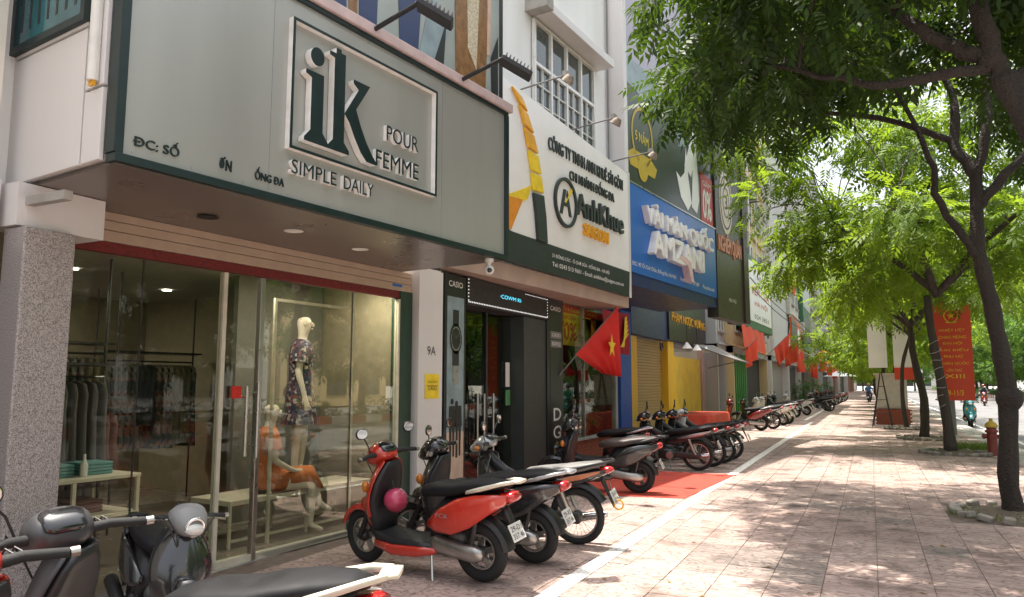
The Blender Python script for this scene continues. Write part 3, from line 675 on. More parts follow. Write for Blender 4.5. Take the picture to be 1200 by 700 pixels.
# clothes rails
def garment(b, w, h, n=10):
    vs = []
    rows = [(0, .05, .01), (.03, .18, .035), (.12, .21, .05), (.3, .19, .06), (h * .6, .21, .06), (h, .24, .07)]
    for (dz, hw, ht) in rows:
        for k in range(n): a = 2 * math.pi * k / n; vs.append((hw * w * math.cos(a), ht * math.sin(a) * (1 + .15 * math.sin(3 * a)), -dz))
    return b.add(vs, [(i * n + k, i * n + (k + 1) % n, (i + 1) * n + (k + 1) % n, (i + 1) * n + k) for i in range(len(rows) - 1) for k in range(n)])
gm = []
for m, h in zip(M_cloths, (.8, .95, .6, .5, 1.05, 1.1)):
    gm.append(garment(MB(), 1, h).build('hanging_garment', m, smooth='all'))
for o in gm: C.objects.unlink(o)
gi = 0
for (x, y0, y1, z, lab, ch) in ((-1.3, -1.75, -.75, 1.62, 'front clothes rail with grey and black tops left of the door', [1, 0, 1, 1, 1]), (-2.9, -1.1, .2, 1.9, 'long clothes rail with printed dresses deep inside the shop', [5, 0, 5, 5, 4]), (-4.6, -1.9, -.5, 1.75, 'clothes rail on the back wall with black tops', [0, 0, 1, 2, 0]), (-3.6, .5, 1.9, 1.85, 'right hand clothes rail with printed long dresses', [5, 5, 0, 5, 4]), (-2.0, -.9, -.2, 1.3, 'low clothes rail with rust and grey tops', [2, 1, 2, 0, 1])):
    G = FA @ Matrix.Translation((x, y0, .045)); t = thing('clothes_rail', lab, 'clothes rail', G)
    L = y1 - y0
    for y in (0, L): MB(G).tube([(0, y, 0), (0, y, 2.75)], .012, 8).build('post', M_darkpanel, t)
    MB(G).tube([(0, 0, z), (0, L, z)], .012, 8).build('rail', M_darkpanel, t)
    MB(G).box(-.2, .2, 0, L, z + .1, z + .125).build('shelf', M_darkpanel, t)
    k = int(L / .085)
    for i in range(1, k):
        src = gm[ch[(i // 3) % len(ch)]]; o = src.copy(); C.objects.link(o); o.matrix_world = G @ Matrix.Translation((0, i * L / k, z - .04))
        col = src.data.materials[0].name.split('_')[1]
        side = ('first', 'second', 'third', 'fourth', 'fifth', 'sixth', 'seventh', 'eighth', 'ninth', 'tenth', 'eleventh', 'twelfth', 'thirteenth', 'fourteenth', 'fifteenth', 'sixteenth')[i - 1]
        o['label'] = f'{col} garment hanging {side} from the left on the {lab.split(" with")[0]}'; o['category'] = 'garment'; o['group'] = 'garments hanging on the clothes rails'
for o in gm: bpy.data.objects.remove(o)
# table with folded clothes
GT = FA @ Matrix.Translation((-1.0, -1.35, .045))
tb = thing('display_table', 'white framed two shelf display table behind the left glass', 'table', GT)
for z in (.42, .74): MB(GT).box(-.35, .35, -.55, .6, z, z + .03).build('table_top' if z > .5 else 'shelf', M_creamframe, tb, bevel=.003)
for x in (-.33, .33):
    for y in (-.53, .02, .58): MB(GT).box(x - .015, x + .015, y - .015, y + .015, 0, .74).build('leg', M_creamframe, tb)
st = [(-.35, .77, 3, 'grey'), (-.02, .77, 4, 'teal'), (.32, .77, 3, 'teal'), (-.3, .45, 4, 'black'), (.25, .45, 3, 'rust')]
for (y, z, mi, cn) in st:
    b = MB(GT)
    for k in range(4): b.box(-.17, .17, y - .13 + random.uniform(-.01, .01), y + .13, z + k * .027 + .001, z + k * .027 + .026)
    where = 'on top of' if z > .5 else 'on the lower shelf of'
    o = b.build('folded_clothes', M_cloths[{'grey': 1, 'teal': 3, 'black': 0, 'rust': 2}[cn]], bevel=.01)
    pos = {-.35: 'left end', -.02: 'middle', .32: 'right end', -.3: 'left', .25: 'right'}[y]
    tag(o, f'{cn} folded clothes at the {pos} {where} the display table', 'folded clothes', 'stacks of folded clothes')
# bottle on table
b = MB(GT).lathe([(.0, 0), (.03, 0), (.032, .1), (.012, .15), (.012, .19), (0, .19)], (.2, .17, .771)); tag(b.build('spray_bottle', M_clear, smooth=True), 'small clear bottle on the white display table', 'bottle')

# ---------------------------------------------------------------- shop 2: watch shop
FC = Fr(-5.2, 10, 0); FN = Fr(-4.6, 12, 5.5)
s2 = thing('watch_shop', 'white two storey watch shop with black fascia, glass doors and an upstairs window', 'shop', FC)
MB(FN).box(-4.5, -.55, -3.9, 3.5, 3.45, 10.2).build('upper_wall', M_white, s2)
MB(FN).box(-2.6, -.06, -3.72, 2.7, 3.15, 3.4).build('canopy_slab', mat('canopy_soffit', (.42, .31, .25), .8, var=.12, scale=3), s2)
# wall on ground floor
MB(FC).box(-.35, .03, 1.2, 2.12, 0, 2.72).build('grey_green_wall', M_greengrey, s2)
MB(FC).box(-.3, .06, 2.12, 2.2, 0, 3.12).build('black_post', M_darkpanel, s2)
hd = MB(FC).box(-.3, .06, -.8, 2.19, 2.73, 3.13).build('fascia', M_dark, s2)
b = MB(FC)
for i in range(56): b.box(.06, .066, -.76 + i * .0525, -.74 + i * .0525, 2.765, 2.785)
for i in range(7): b.box(.06, .066, 2.13, 2.15, 2.79 + i * .05, 2.805 + i * .05); b.box(.06, .066, -.77, -.75, 2.79 + i * .05, 2.805 + i * .05)
for i in range(18): b.box(.06, .066, 1.2 + i * .052, 1.22 + i * .052, 3.09, 3.10)
b.build('light_dots', M_leddot, hd)
text('led_lettering', '·COWM RI·', FC, hd, .061, .25, 1.05, 2.93, 2.99, M_led)
# poster pillar at left
pp = MB(FC).box(-.3, .05, -1.4, -.82, 0, 3.11).build('poster_pillar', M_darkpanel, s2)
text('brand_lettering', 'CASIO', FC, pp, .051, -1.3, -.92, 2.94, 3.02, M_signwhite, bold=.02)
ps = MB(FC).box(.05, .056, -1.34, -.88, .25, 2.8).build('watch_poster', M_printteal, s2)
b = MB(FC); b.plate(circ(-1.11, 2.22, .165, 24, .21), .057, .060); b.box(.057, .060, -1.2, -1.02, 1.85, 2.05); b.box(.057, .060, -1.19, -1.03, 2.4, 2.62); b.build('printed_watch', M_darkpanel, ps)
b = MB(FC); ring(b, -1.11, 2.22, .12, .135, .061, .063, 24, 1.25); b.box(.061, .063, -1.18, -1.04, 1.6, 1.84); b.plate([(-1.11, 2.22), (-1.04, 2.3), (-1.1, 2.24)], .061, .063); b.plate([(-1.11, 2.22), (-1.17, 2.32), (-1.12, 2.23)], .061, .063); b.build('printed_dial', M_steel, ps)
b = MB(FC); b.box(.057, .060, -1.34, -.88, .25, .95); b.build('printed_ground', M_printorange, ps)
b = MB(FC); b.plate(circ(-1.2, 1.36, .04, 12), .061, .064); b.plate(circ(-1.08, 1.33, .04, 12), .061, .064)
for y in (-1.3, -1.13): b.plate([(y, 1.02), (y + .2, 1.02), (y + .18, 1.3), (y + .03, 1.3)], .061, .064); b.plate([(y + .03, .6), (y + .08, .6), (y + .09, 1.02), (y + .03, 1.02)], .061, .064); b.plate([(y + .12, .62), (y + .16, .62), (y + .17, 1.02), (y + .11, 1.02)], .061, .064)
b.build('printed_figures', M_dark, ps)
# door
dg = MB(FC).box(-.22, -.2, -.8, .25, .03, 2.72).build('glass_door', M_glass, s2)
dg2 = MB(FC).box(-.22, -.2, .3, 1.18, .03, 2.72).build('glass_door', M_glass, s2)
for y in (-.1, .12, .42):
    b = MB(FC); b.tube([(-.14, y, .55), (-.14, y, 1.45)], .018, 10); b.tube([(-.2, y, .7), (-.14, y, .7)], .01); b.tube([(-.2, y, 1.3), (-.14, y, 1.3)], .01); b.build('door_handle', M_steel, dg, smooth=True)
MB(FC).box(-.24, -.18, .25, .3, 0, 2.72).build('door_stile', M_darkpanel, s2)
MB(FC).box(-.19, -.185, .95, 1.1, 1.55, 1.95).build('paper_notice', M_signwhite, s2); MB(FC).box(-.19, -.185, .95, 1.12, 1.25, 1.5).build('green_notice', mat('green_paper', (.1, .3, .12), .7), s2)
# interior of the watch shop
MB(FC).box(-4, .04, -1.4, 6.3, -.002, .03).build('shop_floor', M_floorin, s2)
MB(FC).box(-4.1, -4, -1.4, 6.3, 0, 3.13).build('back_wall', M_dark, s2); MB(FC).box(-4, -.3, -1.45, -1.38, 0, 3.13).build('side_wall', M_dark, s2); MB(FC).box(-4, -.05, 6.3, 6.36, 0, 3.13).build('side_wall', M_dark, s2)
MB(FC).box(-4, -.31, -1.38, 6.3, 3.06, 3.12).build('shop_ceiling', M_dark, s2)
MB(FC).box(-3.95, -3.9, -.6, 2.4, .9, 2.5).build('blue_backlit_panel', mat('blue_lit', (.05, .16, .35), .5, emit=.35), s2)
MB(FC).box(-3.88, -3.86, .1, .8, 1.7, 2.4).build('red_panel', mat('red_lit', (.4, .02, .03), .5, emit=.25), s2)
G = FC @ Matrix.Translation((-2, 1, .03)); t = thing('watch_counter', 'dark glass topped watch counter inside the second shop', 'counter', G)
MB(G).box(-.3, .3, -1.2, 1.0, 0, .8).build('base', M_darkpanel, t); MB(G).box(-.3, .3, -1.2, 1.0, .8, 1.0).build('glass_case', M_winglass, t)
# second pillar with prints, then the display window
p2 = MB(FC).box(-.3, .04, 2.22, 2.93, 0, 3.15).build('poster_pillar', M_darkpanel, s2)
text('brand_lettering', 'CASIO', FC, p2, .041, 2.32, 2.8, 2.93, 3.01, M_signwhite, bold=.02)
for z, s in ((2.42, 'CASIO'), (2.26, 'EDIFICE')):
    q = MB(FC).box(.04, .045, 2.32, 2.84, z, z + .13).build('brand_plate', M_greypl, p2); text('brand_lettering', s, FC, q, .046, 2.38, 2.78, z + .035, z + .095, M_signwhite)
MB(FC).box(.04, .044, 2.3, 2.86, .3, 2.2).build('printed_sheet', M_printgreen, p2)
text('big_lettering', 'D\nG', FC, p2, .046, 2.42, 2.78, .62, 1.16, M_signwhite, bold=.03)
MB(FC).plate(circ(2.6, .4, .14, 20, .16), .045, .05).build('printed_coin', mat('coin', (.4, .25, .15), .4), p2)
for y0, y1 in ((2.95, 4.1), (4.12, 6.1)): MB(FC).box(-.01, .0, y0, y1, .55, 3.15).build('window_pane', M_glass, s2)
MB(FC).box(-.04, .03, 4.1, 4.13, .5, 3.2).build('mullion', M_steel, s2)
MB(FC).box(-.06, .04, 6.1, 6.25, .0, 3.2).build('window_jamb', M_concrete, s2)
MB(FC).box(-.04, .08, 2.94, 6.1, .50, .55).build('window_sill', M_concrete, s2)
bw = MB(FC).box(-.15, .0, 2.94, 6.1, 0, .5).build('brick_plinth', M_brick, s2)
bk = MB(FC).box(0, .015, 0, .21, 0, .058).build('brick', M_brick, bw); bk.location = (0, 2.95, .01)
for r in range(7):
    for i in range(14):
        y = 2.95 + i * .225 + (r % 2) * .11
        if y > 5.9 or (r == 0 and i == 0): continue
        o = bk.copy(); C.objects.link(o); o.parent = bw; o.location = (random.uniform(0, .003), y, .01 + r * .069)
MB(FC).box(-.12, -.1, 2.98, 4.9, 2.35, 3.12).build('sale_poster', M_brightyellow, s2)
text('sale_lettering', '70%', FC, s2, -.095, 3.05, 4.0, 2.45, 2.8, M_signred, bold=.03); text('sale_lettering', 'GIẢM GIÁ', FC, s2, -.095, 3.05, 4.0, 2.86, 2.97, M_signred, bold=.02)
MB(FC).box(-.10, -.08, 2.98, 6.05, 2.98, 3.13).build('sale_header', M_signred, s2); text('sale_lettering', 'CHÀO MỪNG', FC, s2, -.079, 3.1, 5.2, 3.02, 3.1, M_star)
MB(FC).box(-.12, -.1, 4.2, 5.2, 2.45, 2.95).build('gold_poster', M_gold, s2)
# upstairs window
FW = FN @ Matrix.Translation((0, 1.5, .35))
wf = MB(FW).box(-.6, -.53, -1.95, .55, 5.9, 7.75).build('window', M_winglass, s2)
b = MB(FW)
for y in (-1.98, -1.35, -.72, -.09, .53): b.box(-.53, -.47, y, y + .06, 5.9, 7.8)
for z in (5.9, 6.95, 7.75): b.box(-.53, -.475, -1.95, .55, z, z + .06)
b.build('window_frame', M_whitepaint, wf)
b = MB(FW)
for y in (-1.65, -1.02, -.39, .22):
    b.box(-.53, -.49, y, y + .02, 5.95, 6.95)
for z in (6.25, 6.6): b.box(-.53, -.491, -1.92, .53, z, z + .02)
b.build('glazing_bar', M_whitepaint, wf)
MB(FW).box(-.55, -.15, -2.15, .85, 7.85, 8.02).build('window_hood', M_whitepanel, s2, bevel=.01)
MB(FW).box(-.55, -.1, -2.2, -1.95, 7.84, 8.15).build('hood_end', M_concrete, s2)
MB(FW).tube([(-.5, 1.55, 3.2), (-.5, 1.55, 9.8)], .035).build('drain_pipe', M_whitepaint, s2, smooth=True)
MB(FW).tube([(-.46, 1.8, 4.6), (-.46, 1.8, 9.8)], .045).build('blue_pipe', mat('blue_pipe', (.03, .08, .2), .5), s2, smooth=True)
MB(FW).tube([(-.5, 1.3, 4.0), (-.5, 1.3, 9.8)], .02).build('thin_pipe', M_greypl, s2, smooth=True)

# the AnhKhue signboard
an = thing('watch_shop_signboard', 'white signboard with yellow watch strap ribbon and black band over the watch shop', 'sign', FN)
b = MB(FN); b.plate([(-3.6, 3.88), (2.6, 3.88), (2.62, 5.95), (-2.0, 6.25), (-3.6, 6.3)], -.06, 0); b.build('sign_panel', M_signwhite, an)
b = MB(FN); b.plate([(-3.6, 3.45), (2.55, 3.36), (2.6, 3.88), (-2.1, 3.9), (-2.15, 3.92), (-3.6, 3.92)], -.07, .015); b.build('black_band', M_signblack, an)
MB(FN).box(-.6, .0, 2.6, 2.72, 3.36, 6.0).build('side_return', M_whitepanel, an)
strap = [(-2.1, 6.2, -1.8, 6.12), (-1.88, 5.98, -1.62, 5.9), (-1.72, 5.66, -1.42, 5.6), (-1.6, 5.32, -1.28, 5.3), (-1.5, 4.98, -1.18, 4.98), (-1.44, 4.66, -1.1, 4.68)]
for i in range(5):
    a, c = strap[i], strap[i + 1]; dz = .02
    MB(FN).plate([(a[0], a[1] - dz), (a[2], a[3] - dz), (c[2], c[3] + dz), (c[0], c[1] + dz)], .001, .05).build('strap_link', M_gold if i < 3 else M_brightyellow, an, bevel=.012)
MB(FN).plate([(-1.44, 4.64), (-1.1, 4.66), (-1.02, 4.3), (-.98, 3.89), (-1.3, 3.89), (-1.36, 4.3)], .001, .05).build('black_strap', M_signblack, an, bevel=.01)
MB(FN).plate([(-1.46, 4.75), (-2.25, 4.42), (-2.05, 4.3), (-1.6, 4.5)], .002, .02).build('yellow_flash', M_brightyellow, an)
MB(FN).plate([(-1.75, 4.46), (-2.25, 4.42), (-2.6, 4.5), (-2.6, 3.93), (-2.1, 3.93)], .003, .024).build('orange_flash', M_orange, an)
text('lettering', 'CÔNG TY TNHH ANH KHUÊ SÀI GÒN', FN, an, 0, -.88, 2.3, 5.52, 5.8, M_signblack, ext=.025, bold=.012)
text('lettering', 'CHI NHÁNH ĐỐNG ĐA', FN, an, 0, -.1, 1.85, 5.18, 5.45, M_signblack, ext=.025, bold=.012)
b = MB(FN); ring(b, -.28, 4.72, .37, .42, .001, .05, 36, 1.05); b.build('logo_ring', M_signblack, an)
MB(FN).plate(circ(-.28, 4.72, .365, 32, .385), .002, .012).build('logo_disc', M_signwhite, an)
b = MB(FN); b.plate([(-.50, 4.5), (-.41, 4.5), (-.26, 4.95), (-.35, 4.95)], .013, .03); b.plate([(-.15, 4.5), (-.06, 4.5), (-.21, 4.95), (-.245, 4.86)], .013, .03); b.plate([(-.33, 4.66), (-.2, 4.66), (-.2, 4.72), (-.33, 4.72)], .013, .03); b.build('logo_mark', M_signblack, an)
MB(FN).plate([(-.28, 4.72), (-.02, 4.98), (-.06, 5.02), (-.2, 4.86)], .014, .032).build('logo_hand', M_brightyellow, an)
text('lettering', 'AnhKhue', FN, an, 0, .14, 2.25, 4.6, 5.0, M_signblack, ext=.05, bold=.03)
text('lettering', 'SAIGON', FN, an, 0, .42, 1.5, 4.28, 4.5, M_gold, ext=.05, bold=.03)
text('lettering', '31 ĐÔNG CÁC - Ô CHỢ DỪA - ĐỐNG ĐA - HÀ NỘI', FN, an, .015, -.78, 1.55, 3.68, 3.79, M_signwhite, ext=.005, bold=.01)
text('lettering', 'Tel: 0243 513 9601 - Email: anhkhue@saigon.com.vn', FN, an, .015, -.78, 2.25, 3.52, 3.62, M_signwhite, ext=.005, bold=.008)
for i, (y, z, lab) in enumerate(((-1.75, 6.22, 'left of the three rusty spotlights on rods above the white signboard'), (.1, 6.12, 'middle of the three rusty spotlights above the white signboard'), (1.9, 6.0, 'right of the three rusty spotlights above the white signboard'))):
    G = FN @ Matrix.Translation((0, y, z)); t = thing('spotlight', lab, 'spotlight', G)
    MB(G).tube([(-.5, 0, 0), (.75, .05, .12)], .014, 8).build('rod', M_pole, t)
    MB(G).lathe([(.0, -.05), (.06, -.05), (.085, .0), (.1, .07), (.08, .07), (0, .03)], (.82, .05, .05), (-.55, 0, -.8), 14).build('lamp_head', mat('rusty_paint', (.28, .22, .17), .7, var=.4, scale=30), t, smooth=True)
    MB(G).box(.72, .8, .0, .1, .1, .18).build('junction_box', M_concrete, t)
# national flag on a slanted stick
GFl = Fr(-5.2, 14.2, 0)
fl = thing('national_flag', 'red flag with yellow star hanging from a slanted stick over the watch shop window', 'flag', GFl)
MB(GFl).tube([(.05, -1.5, 1.75), (.62, .45, 3.25)], .014, 8).build('stick', M_pole, fl)
def cloth(M, P, nu=18, nv=12, wav=.05, f=3.5):
    """bilinear sheet through four corners (x,y,z) with folds"""
    a, b_, c, d = [Vector(p) for p in P]; b = MB(M); vs = []
    nrm = (b_ - a).cross(d - a).normalized()
    for j in range(nv + 1):
        for i in range(nu + 1):
            u, v = i / nu, j / nv; p = a.lerp(b_, u).lerp(d.lerp(c, u), v)
            vs.append(p + nrm * wav * math.sin(f * 2 * math.pi * u + 1.5 * v) * (.3 + v))
    return b.add(vs, [(j * (nu + 1) + i, j * (nu + 1) + i + 1, (j + 1) * (nu + 1) + i + 1, (j + 1) * (nu + 1) + i) for j in range(nv) for i in range(nu)])
cloth(GFl, [(.6, .42, 3.2), (.2, -1.05, 2.15), (.3, .35, 1.8), (.55, .55, 1.75)], wav=.04).build('flag_cloth', M_flag, fl, smooth='all')
MB(GFl @ Matrix.Translation((.0, 0, 0))).plate([(y, z) for y, z in star(.1, 2.35, .24)], .55, .556).build('star', M_star, fl)
f2 = thing('party_flag', 'dark red gathered flag draped beside the window next to the blue column', 'flag', Fr(-5.1, 15.6))
G = ROOT[f2.name]
cloth(G, [(.1, -.9, 3.15), (.15, .9, 3.2), (.15, .75, 2.25), (.1, -.3, 2.3)], wav=.04).build('flag_cloth', mat('dark_red_cloth', (.34, .02, .03), .8), f2, smooth='all')
b = MB(G)
for k in range(5): b.plate([(.05 + .05 * k, 2.4), (.12 + .05 * k, 2.42), (.75 - .05 * k, 2.75 + .09 * k), (.6 - .05 * k, 2.72 + .09 * k)], .2 + .003 * k, .203 + .003 * k)
b.build('yellow_print', M_star, f2)
MB(FC).box(-.25, .1, 6.3, 7.15, 0, 3.3).build('blue_column', M_colblue, s2)

# ---------------------------------------------------------------- shop 3: blue sign, tall billboard, yellow front
FB = Fr(-4.28, 16.46, 7); FY = Fr(-6.1, 24, 0)
s3 = thing('yellow_front_shop', 'yellow painted shop front with rolling shutter under the blue signboard', 'shop', Fr(-6, 22))
MB().box(-11, -6.5, 17.2, 30.3, 2.9, 11).build('upper_wall', M_greybld, s3)
MB(FY).box(-.4, -.1, -6.6, -3.95, 0, 4.4).build('blue_wall', M_dblue, s3)
MB(FY).box(-.2, .16, -4.1, -3.45, 0, 2.95).build('yellow_pillar', M_yellow, s3, bevel=.01)
MB(FY).box(-.2, .16, .15, .95, 0, 3.0).build('yellow_pillar', M_yellow, s3, bevel=.01)
sh = MB(FY).box(-.15, -.1, -3.45, .15, 0, 2.95).build('rolling_shutter', mat('shutter_ochre', (.36, .27, .12), .6), s3)
sm = None
for i in range(33):
    if sm is None: sm = MB(FY).box(-.1, -.06, -3.43, .13, .02, .095).build('slat', mat('shutter_slat', (.42, .31, .13), .5, metal=.1), sh, bevel=.012)
    else: o = sm.copy(); C.objects.link(o); o.parent = sh; o.location = sm.location + Vector((0, 0, i * .0885))
MB(FY).box(-.2, .02, .97, 5.9, 0, 2.55).build('yellow_wall', mat('yellow_light', (.80, .56, .06), .6, var=.12, scale=2), s3)
MB(FY).box(-.1, .2, -4.1, 6.2, 3.0, 4.3).build('dark_fascia', M_dblue, s3)
q = MB(FY).box(.2, .26, .0, 6.0, 3.05, 4.6).build('black_sign', M_darkpanel, s3)
text('lettering', 'PHẠM NGỌC VƯƠNG', FY, q, .261, .35, 5.8, 3.6, 4.05, M_gold, ext=.02)
MB(FY).box(-.1, .08, 6.0, 8.2, 0, 4.6).build('pale_pillar', M_pinkbld, s3)
MB(FY).tube([(.15, 8.4, 0), (.15, 8.4, 4.2)], .14, 10).build('round_post', M_concrete, s3)
t = MB(FY).torus((.22, -.9, 2.78), .13, .03, axis=(1, 0, 0)); t.box(.18, .22, -.98, -.82, 2.7, 2.86); t.build('fan', M_brownedge, s3)
for y in (.35, 1.9, 3.4):
    G = FY @ Matrix.Translation((.75, y, 2.75)); tt = thing('pendant_lamp', f'{ {.35: "first", 1.9: "second", 3.4: "third"}[y]} white cone pendant lamp from the left by the yellow wall', 'lamp', G, 'pendant lamps by the yellow wall')
    MB(G).lathe([(.03, .2), (.05, .16), (.17, 0), (.16, 0), (.04, .14)], (0, 0, 0), n=14).build('lamp_shade', M_signwhite, tt, smooth=True); MB(G).tube([(0, 0, .2), (0, 0, .8)], .008, 6).build('cord', M_dwire, tt)
# blue canopy box and blue sign
MB(FB).box(-1.8, -.03, -1.5, 4.75, 3.7, 4.12).build('canopy', M_dblue, s3)
bs = thing('blue_signboard', 'bright blue signboard with glossy white raised letters in two rows', 'sign', FB)
MB(FB).box(-.08, 0, -1.4, 4.5, 3.97, 5.92).build('sign_panel', M_blue, bs)
MB(FB).box(-.1, .02, -1.42, 4.52, 5.92, 5.95).build('top_edge', M_steel, bs)
MB(FB).box(-1.6, -.0, -1.62, -1.44, 3.8, 12.0).build('white_edge', M_whitepanel, bs)
text('lettering', 'VẢI MÀN QUỐC', FB, bs, 0, -.75, 3.9, 5.1, 5.72, M_ledwhite, ext=.14, bold=.06)
text('lettering', 'AMZANI', FB, bs, 0, -.45, 3.0, 4.5, 5.02, M_ledwhite, ext=.16, bold=.06)
MB(FB).plate([(.95, 4.55), (1.2, 4.6), (1.7, 4.5), (1.95, 4.12), (2.15, 4.12), (1.95, 4.6), (1.4, 4.72)], .001, .17).build('logo_swash', mat('pale_pink', (.7, .5, .5), .4), bs)
text('lettering', 'ĐC: 97 Ô Chợ Dừa, Đống Đa, Hà Nội', FB, bs, 0, -1.32, 1.3, 4.1, 4.24, M_ledwhite, ext=.005, bold=.01)
text('lettering', 'Hotline: 0981 107 889', FB, bs, 0, 1.6, 3.0, 4.12, 4.22, M_ledwhite, ext=.005, bold=.01)
text('lettering', 'Facebook', FB, bs, 0, 3.3, 4.3, 4.12, 4.22, M_ledwhite, ext=.005, bold=.01)
bb = thing('tall_billboard', 'tall billboard with lavender top, gold badge and white shapes above the blue signboard', 'billboard', FB)
MB(FB).box(-.2, -.04, -1.42, 4.55, 5.96, 12.0).build('billboard_sheet', M_printgreen, bb)
MB(FB).plate([(-1.42, 8.6), (1.5, 9.2), (3.0, 9.6), (4.5, 9.9), (4.5, 11.98), (-1.42, 11.98)], -.039, -.036).build('lavender_print', M_lavender, bb)
b = MB(FB); b.plate([(-1.42, 8.2), (.4, 8.0), (1.6, 8.9), (-1.42, 8.8)], -.038, -.035); b.plate([(1.8, 7.6), (4.5, 8.3), (4.5, 9.2), (1.5, 8.6)], -.038, -.035); b.build('pale_streak_print', M_printteal, bb)
text('badge_lettering', '5 NĂM', FB, bb, -.036, -.95, -.2, 7.0, 7.3, M_brightyellow)
b = MB(FB); ring(b, -.55, 7.15, .55, .62, -.036, -.032, 28, 1.1); b.plate([(-1.25, 6.35), (.15, 6.35), (.3, 6.6), (-.1, 6.75), (-1.1, 6.75), (-1.4, 6.6)], -.036, -.032); b.plate(circ(-.55, 6.4, .28, 16), -.031, -.028); b.build('gold_badge', mat('badge_gold', (.5, .36, .03), .5), bb)
for i, (pl) in enumerate([[(1.6, 6.9), (1.9, 6.3), (2.4, 6.05), (2.7, 6.3), (2.5, 6.9), (2.35, 7.7), (2.2, 7.0), (1.9, 6.8)], [(2.7, 6.2), (3.1, 6.1), (3.3, 6.5), (3.2, 7.6), (3.0, 8.3), (2.85, 7.3)], [(2.2, 7.2), (2.7, 7.0), (3.0, 7.6), (3.05, 8.6), (2.6, 7.8)]]):
    MB(FB).plate(pl, -.035 + i * .002, -.031 + i * .002).build('white_print', M_signwhite, bb)
q = MB(FB).plate([(3.45, 5.98), (4.45, 5.98), (4.45, 7.3), (3.45, 7.35)], -.03, -.026).build('red_print', M_signred, bb)
text('print_lettering', '0%', FB, q, -.025, 3.6, 4.3, 6.1, 6.9, M_ledwhite, bold=.03)
text('print_lettering', 'GIẢM', FB, q, -.025, 3.6, 4.3, 7.0, 7.2, M_ledwhite)
text('print_lettering', 'Ô', FB, bb, -.034, -1.1, -.8, 10.3, 10.8, M_ledwhite)
MB(FB).box(-1.5, -.6, -2.2, -1.64, 6.6, 12).build('cyan_panel', M_cyan, bb)
# brown sign
br = thing('brown_signboard', 'tall dark brown signboard with a round white 3 emblem and copper letters', 'sign', FB)
MB(FB).box(-.3, .02, 4.56, 7.1, 3.45, 9.2).build('sign_panel', M_brownsign, br)
MB(FB).box(-.5, .08, 7.1, 7.6, 3.45, 9.4).build('dark_edge', M_brownedge, br)
b = MB(FB); b.plate(circ(5.55, 6.9, .62, 32, .95), .021, .03); em = b.build('emblem', mat('emblem_pink', (.7, .58, .52), .5), br)
b = MB(FB); ring(b, 5.55, 6.9, .50, .54, .031, .036, 32, 1.5); ring(b, 5.55, 6.9, .28, .31, .031, .036, 24, 1.5); b.build('emblem_rings', M_brownedge, em)
text('emblem_figure', '3', FB, em, .031, 5.42, 5.68, 6.7, 7.1, M_brownedge, bold=.03)
text('lettering', 'NGHIÊM QUÂN', FB, br, .02, 4.7, 6.95, 5.3, 5.95, M_copper, ext=.03, bold=.03)
text('lettering', 'Hà Nội', FB, br, .02, 5.6, 6.3, 3.95, 4.1, M_ledwhite)
# slanted grey awning and red cloths further on
aw = thing('grey_awning', 'grey folding awning sheet tilted over the yellow wall', 'awning', Fr(-5.6, 29))
MB(ROOT[aw.name]).add([(.0, -2.5, 2.95), (1.3, -2.2, 2.45), (1.3, 1.6, 2.4), (0, 1.4, 3.1), (.0, -2.5, 2.99), (1.3, -2.2, 2.49), (1.3, 1.6, 2.44), (0, 1.4, 3.14)], [(0, 1, 2, 3), (4, 5, 6, 7), (0, 1, 5, 4), (1, 2, 6, 5), (2, 3, 7, 6), (3, 0, 4, 7)]).build('sheet', M_awning, aw)
MB(ROOT[aw.name]).tube([(0, 0, 2.2), (1.2, 0, 2.45)], .02).build('brace', M_pole, aw)

# ---------------------------------------------------------------- further shophouses along the pavement
def shophouse(x, y0, y1, h, wallm, lab, floors=4, door=M_dark, doorm2=None, winm=M_winglass, cols=2, depth=8, z_shop=3.2):
    M = Fr(x, y0); t = thing('shophouse', lab, 'building', M); w = y1 - y0
    MB(M).box(-depth, 0, 0, w, z_shop, h).build('wall', wallm, t)
    MB(M).box(-depth, -.5, 0, w, 0, z_shop).build('ground_floor_wall', M_palebld, t)
    for a, c in ((0, .18), (w - .18, w)): MB(M).box(-.5, .02, a, c, 0, z_shop).build('pillar', wallm, t)
    MB(M).box(-.5, -.42, .18, w - .18, 0, z_shop - .3).build('shop_door', door, t)
    MB(M).box(-.5, .05, .0, w, z_shop - .28, z_shop + .02).build('lintel', M_concrete, t)
    fh = (h - z_shop) / floors
    for f in range(floors):
        for k in range(cols):
            cw = w / cols; a = k * cw + cw * .2; c = (k + 1) * cw - cw * .2; z0 = z_shop + f * fh + fh * .25; z1 = z_shop + f * fh + fh * .82
            p = MB(M).box(-.02, .015, a, c, z0, z1).build('window', winm, t)
            b = MB(M)
            for yy in (a - .04, (a + c) / 2 - .02, c): b.box(.015, .05, yy, yy + .045, z0 - .04, z1 + .04)
            for zz in (z0 - .04, z1): b.box(.016, .048, a, c, zz, zz + .045)
            b.build('frame', M_whitepaint, p)
            MB(M).box(.0, .14, a - .1, c + .1, z0 - .12, z0 - .045).build('sill', M_concrete, t)
        MB(M).box(.0, .12, 0, w, z_shop + f * fh, z_shop + f * fh + .1).build('string_course', wallm, t)
    MB(M).box(-depth, .15, -.0, w, h, h + .25).build('parapet', wallm, t)
    return t, M
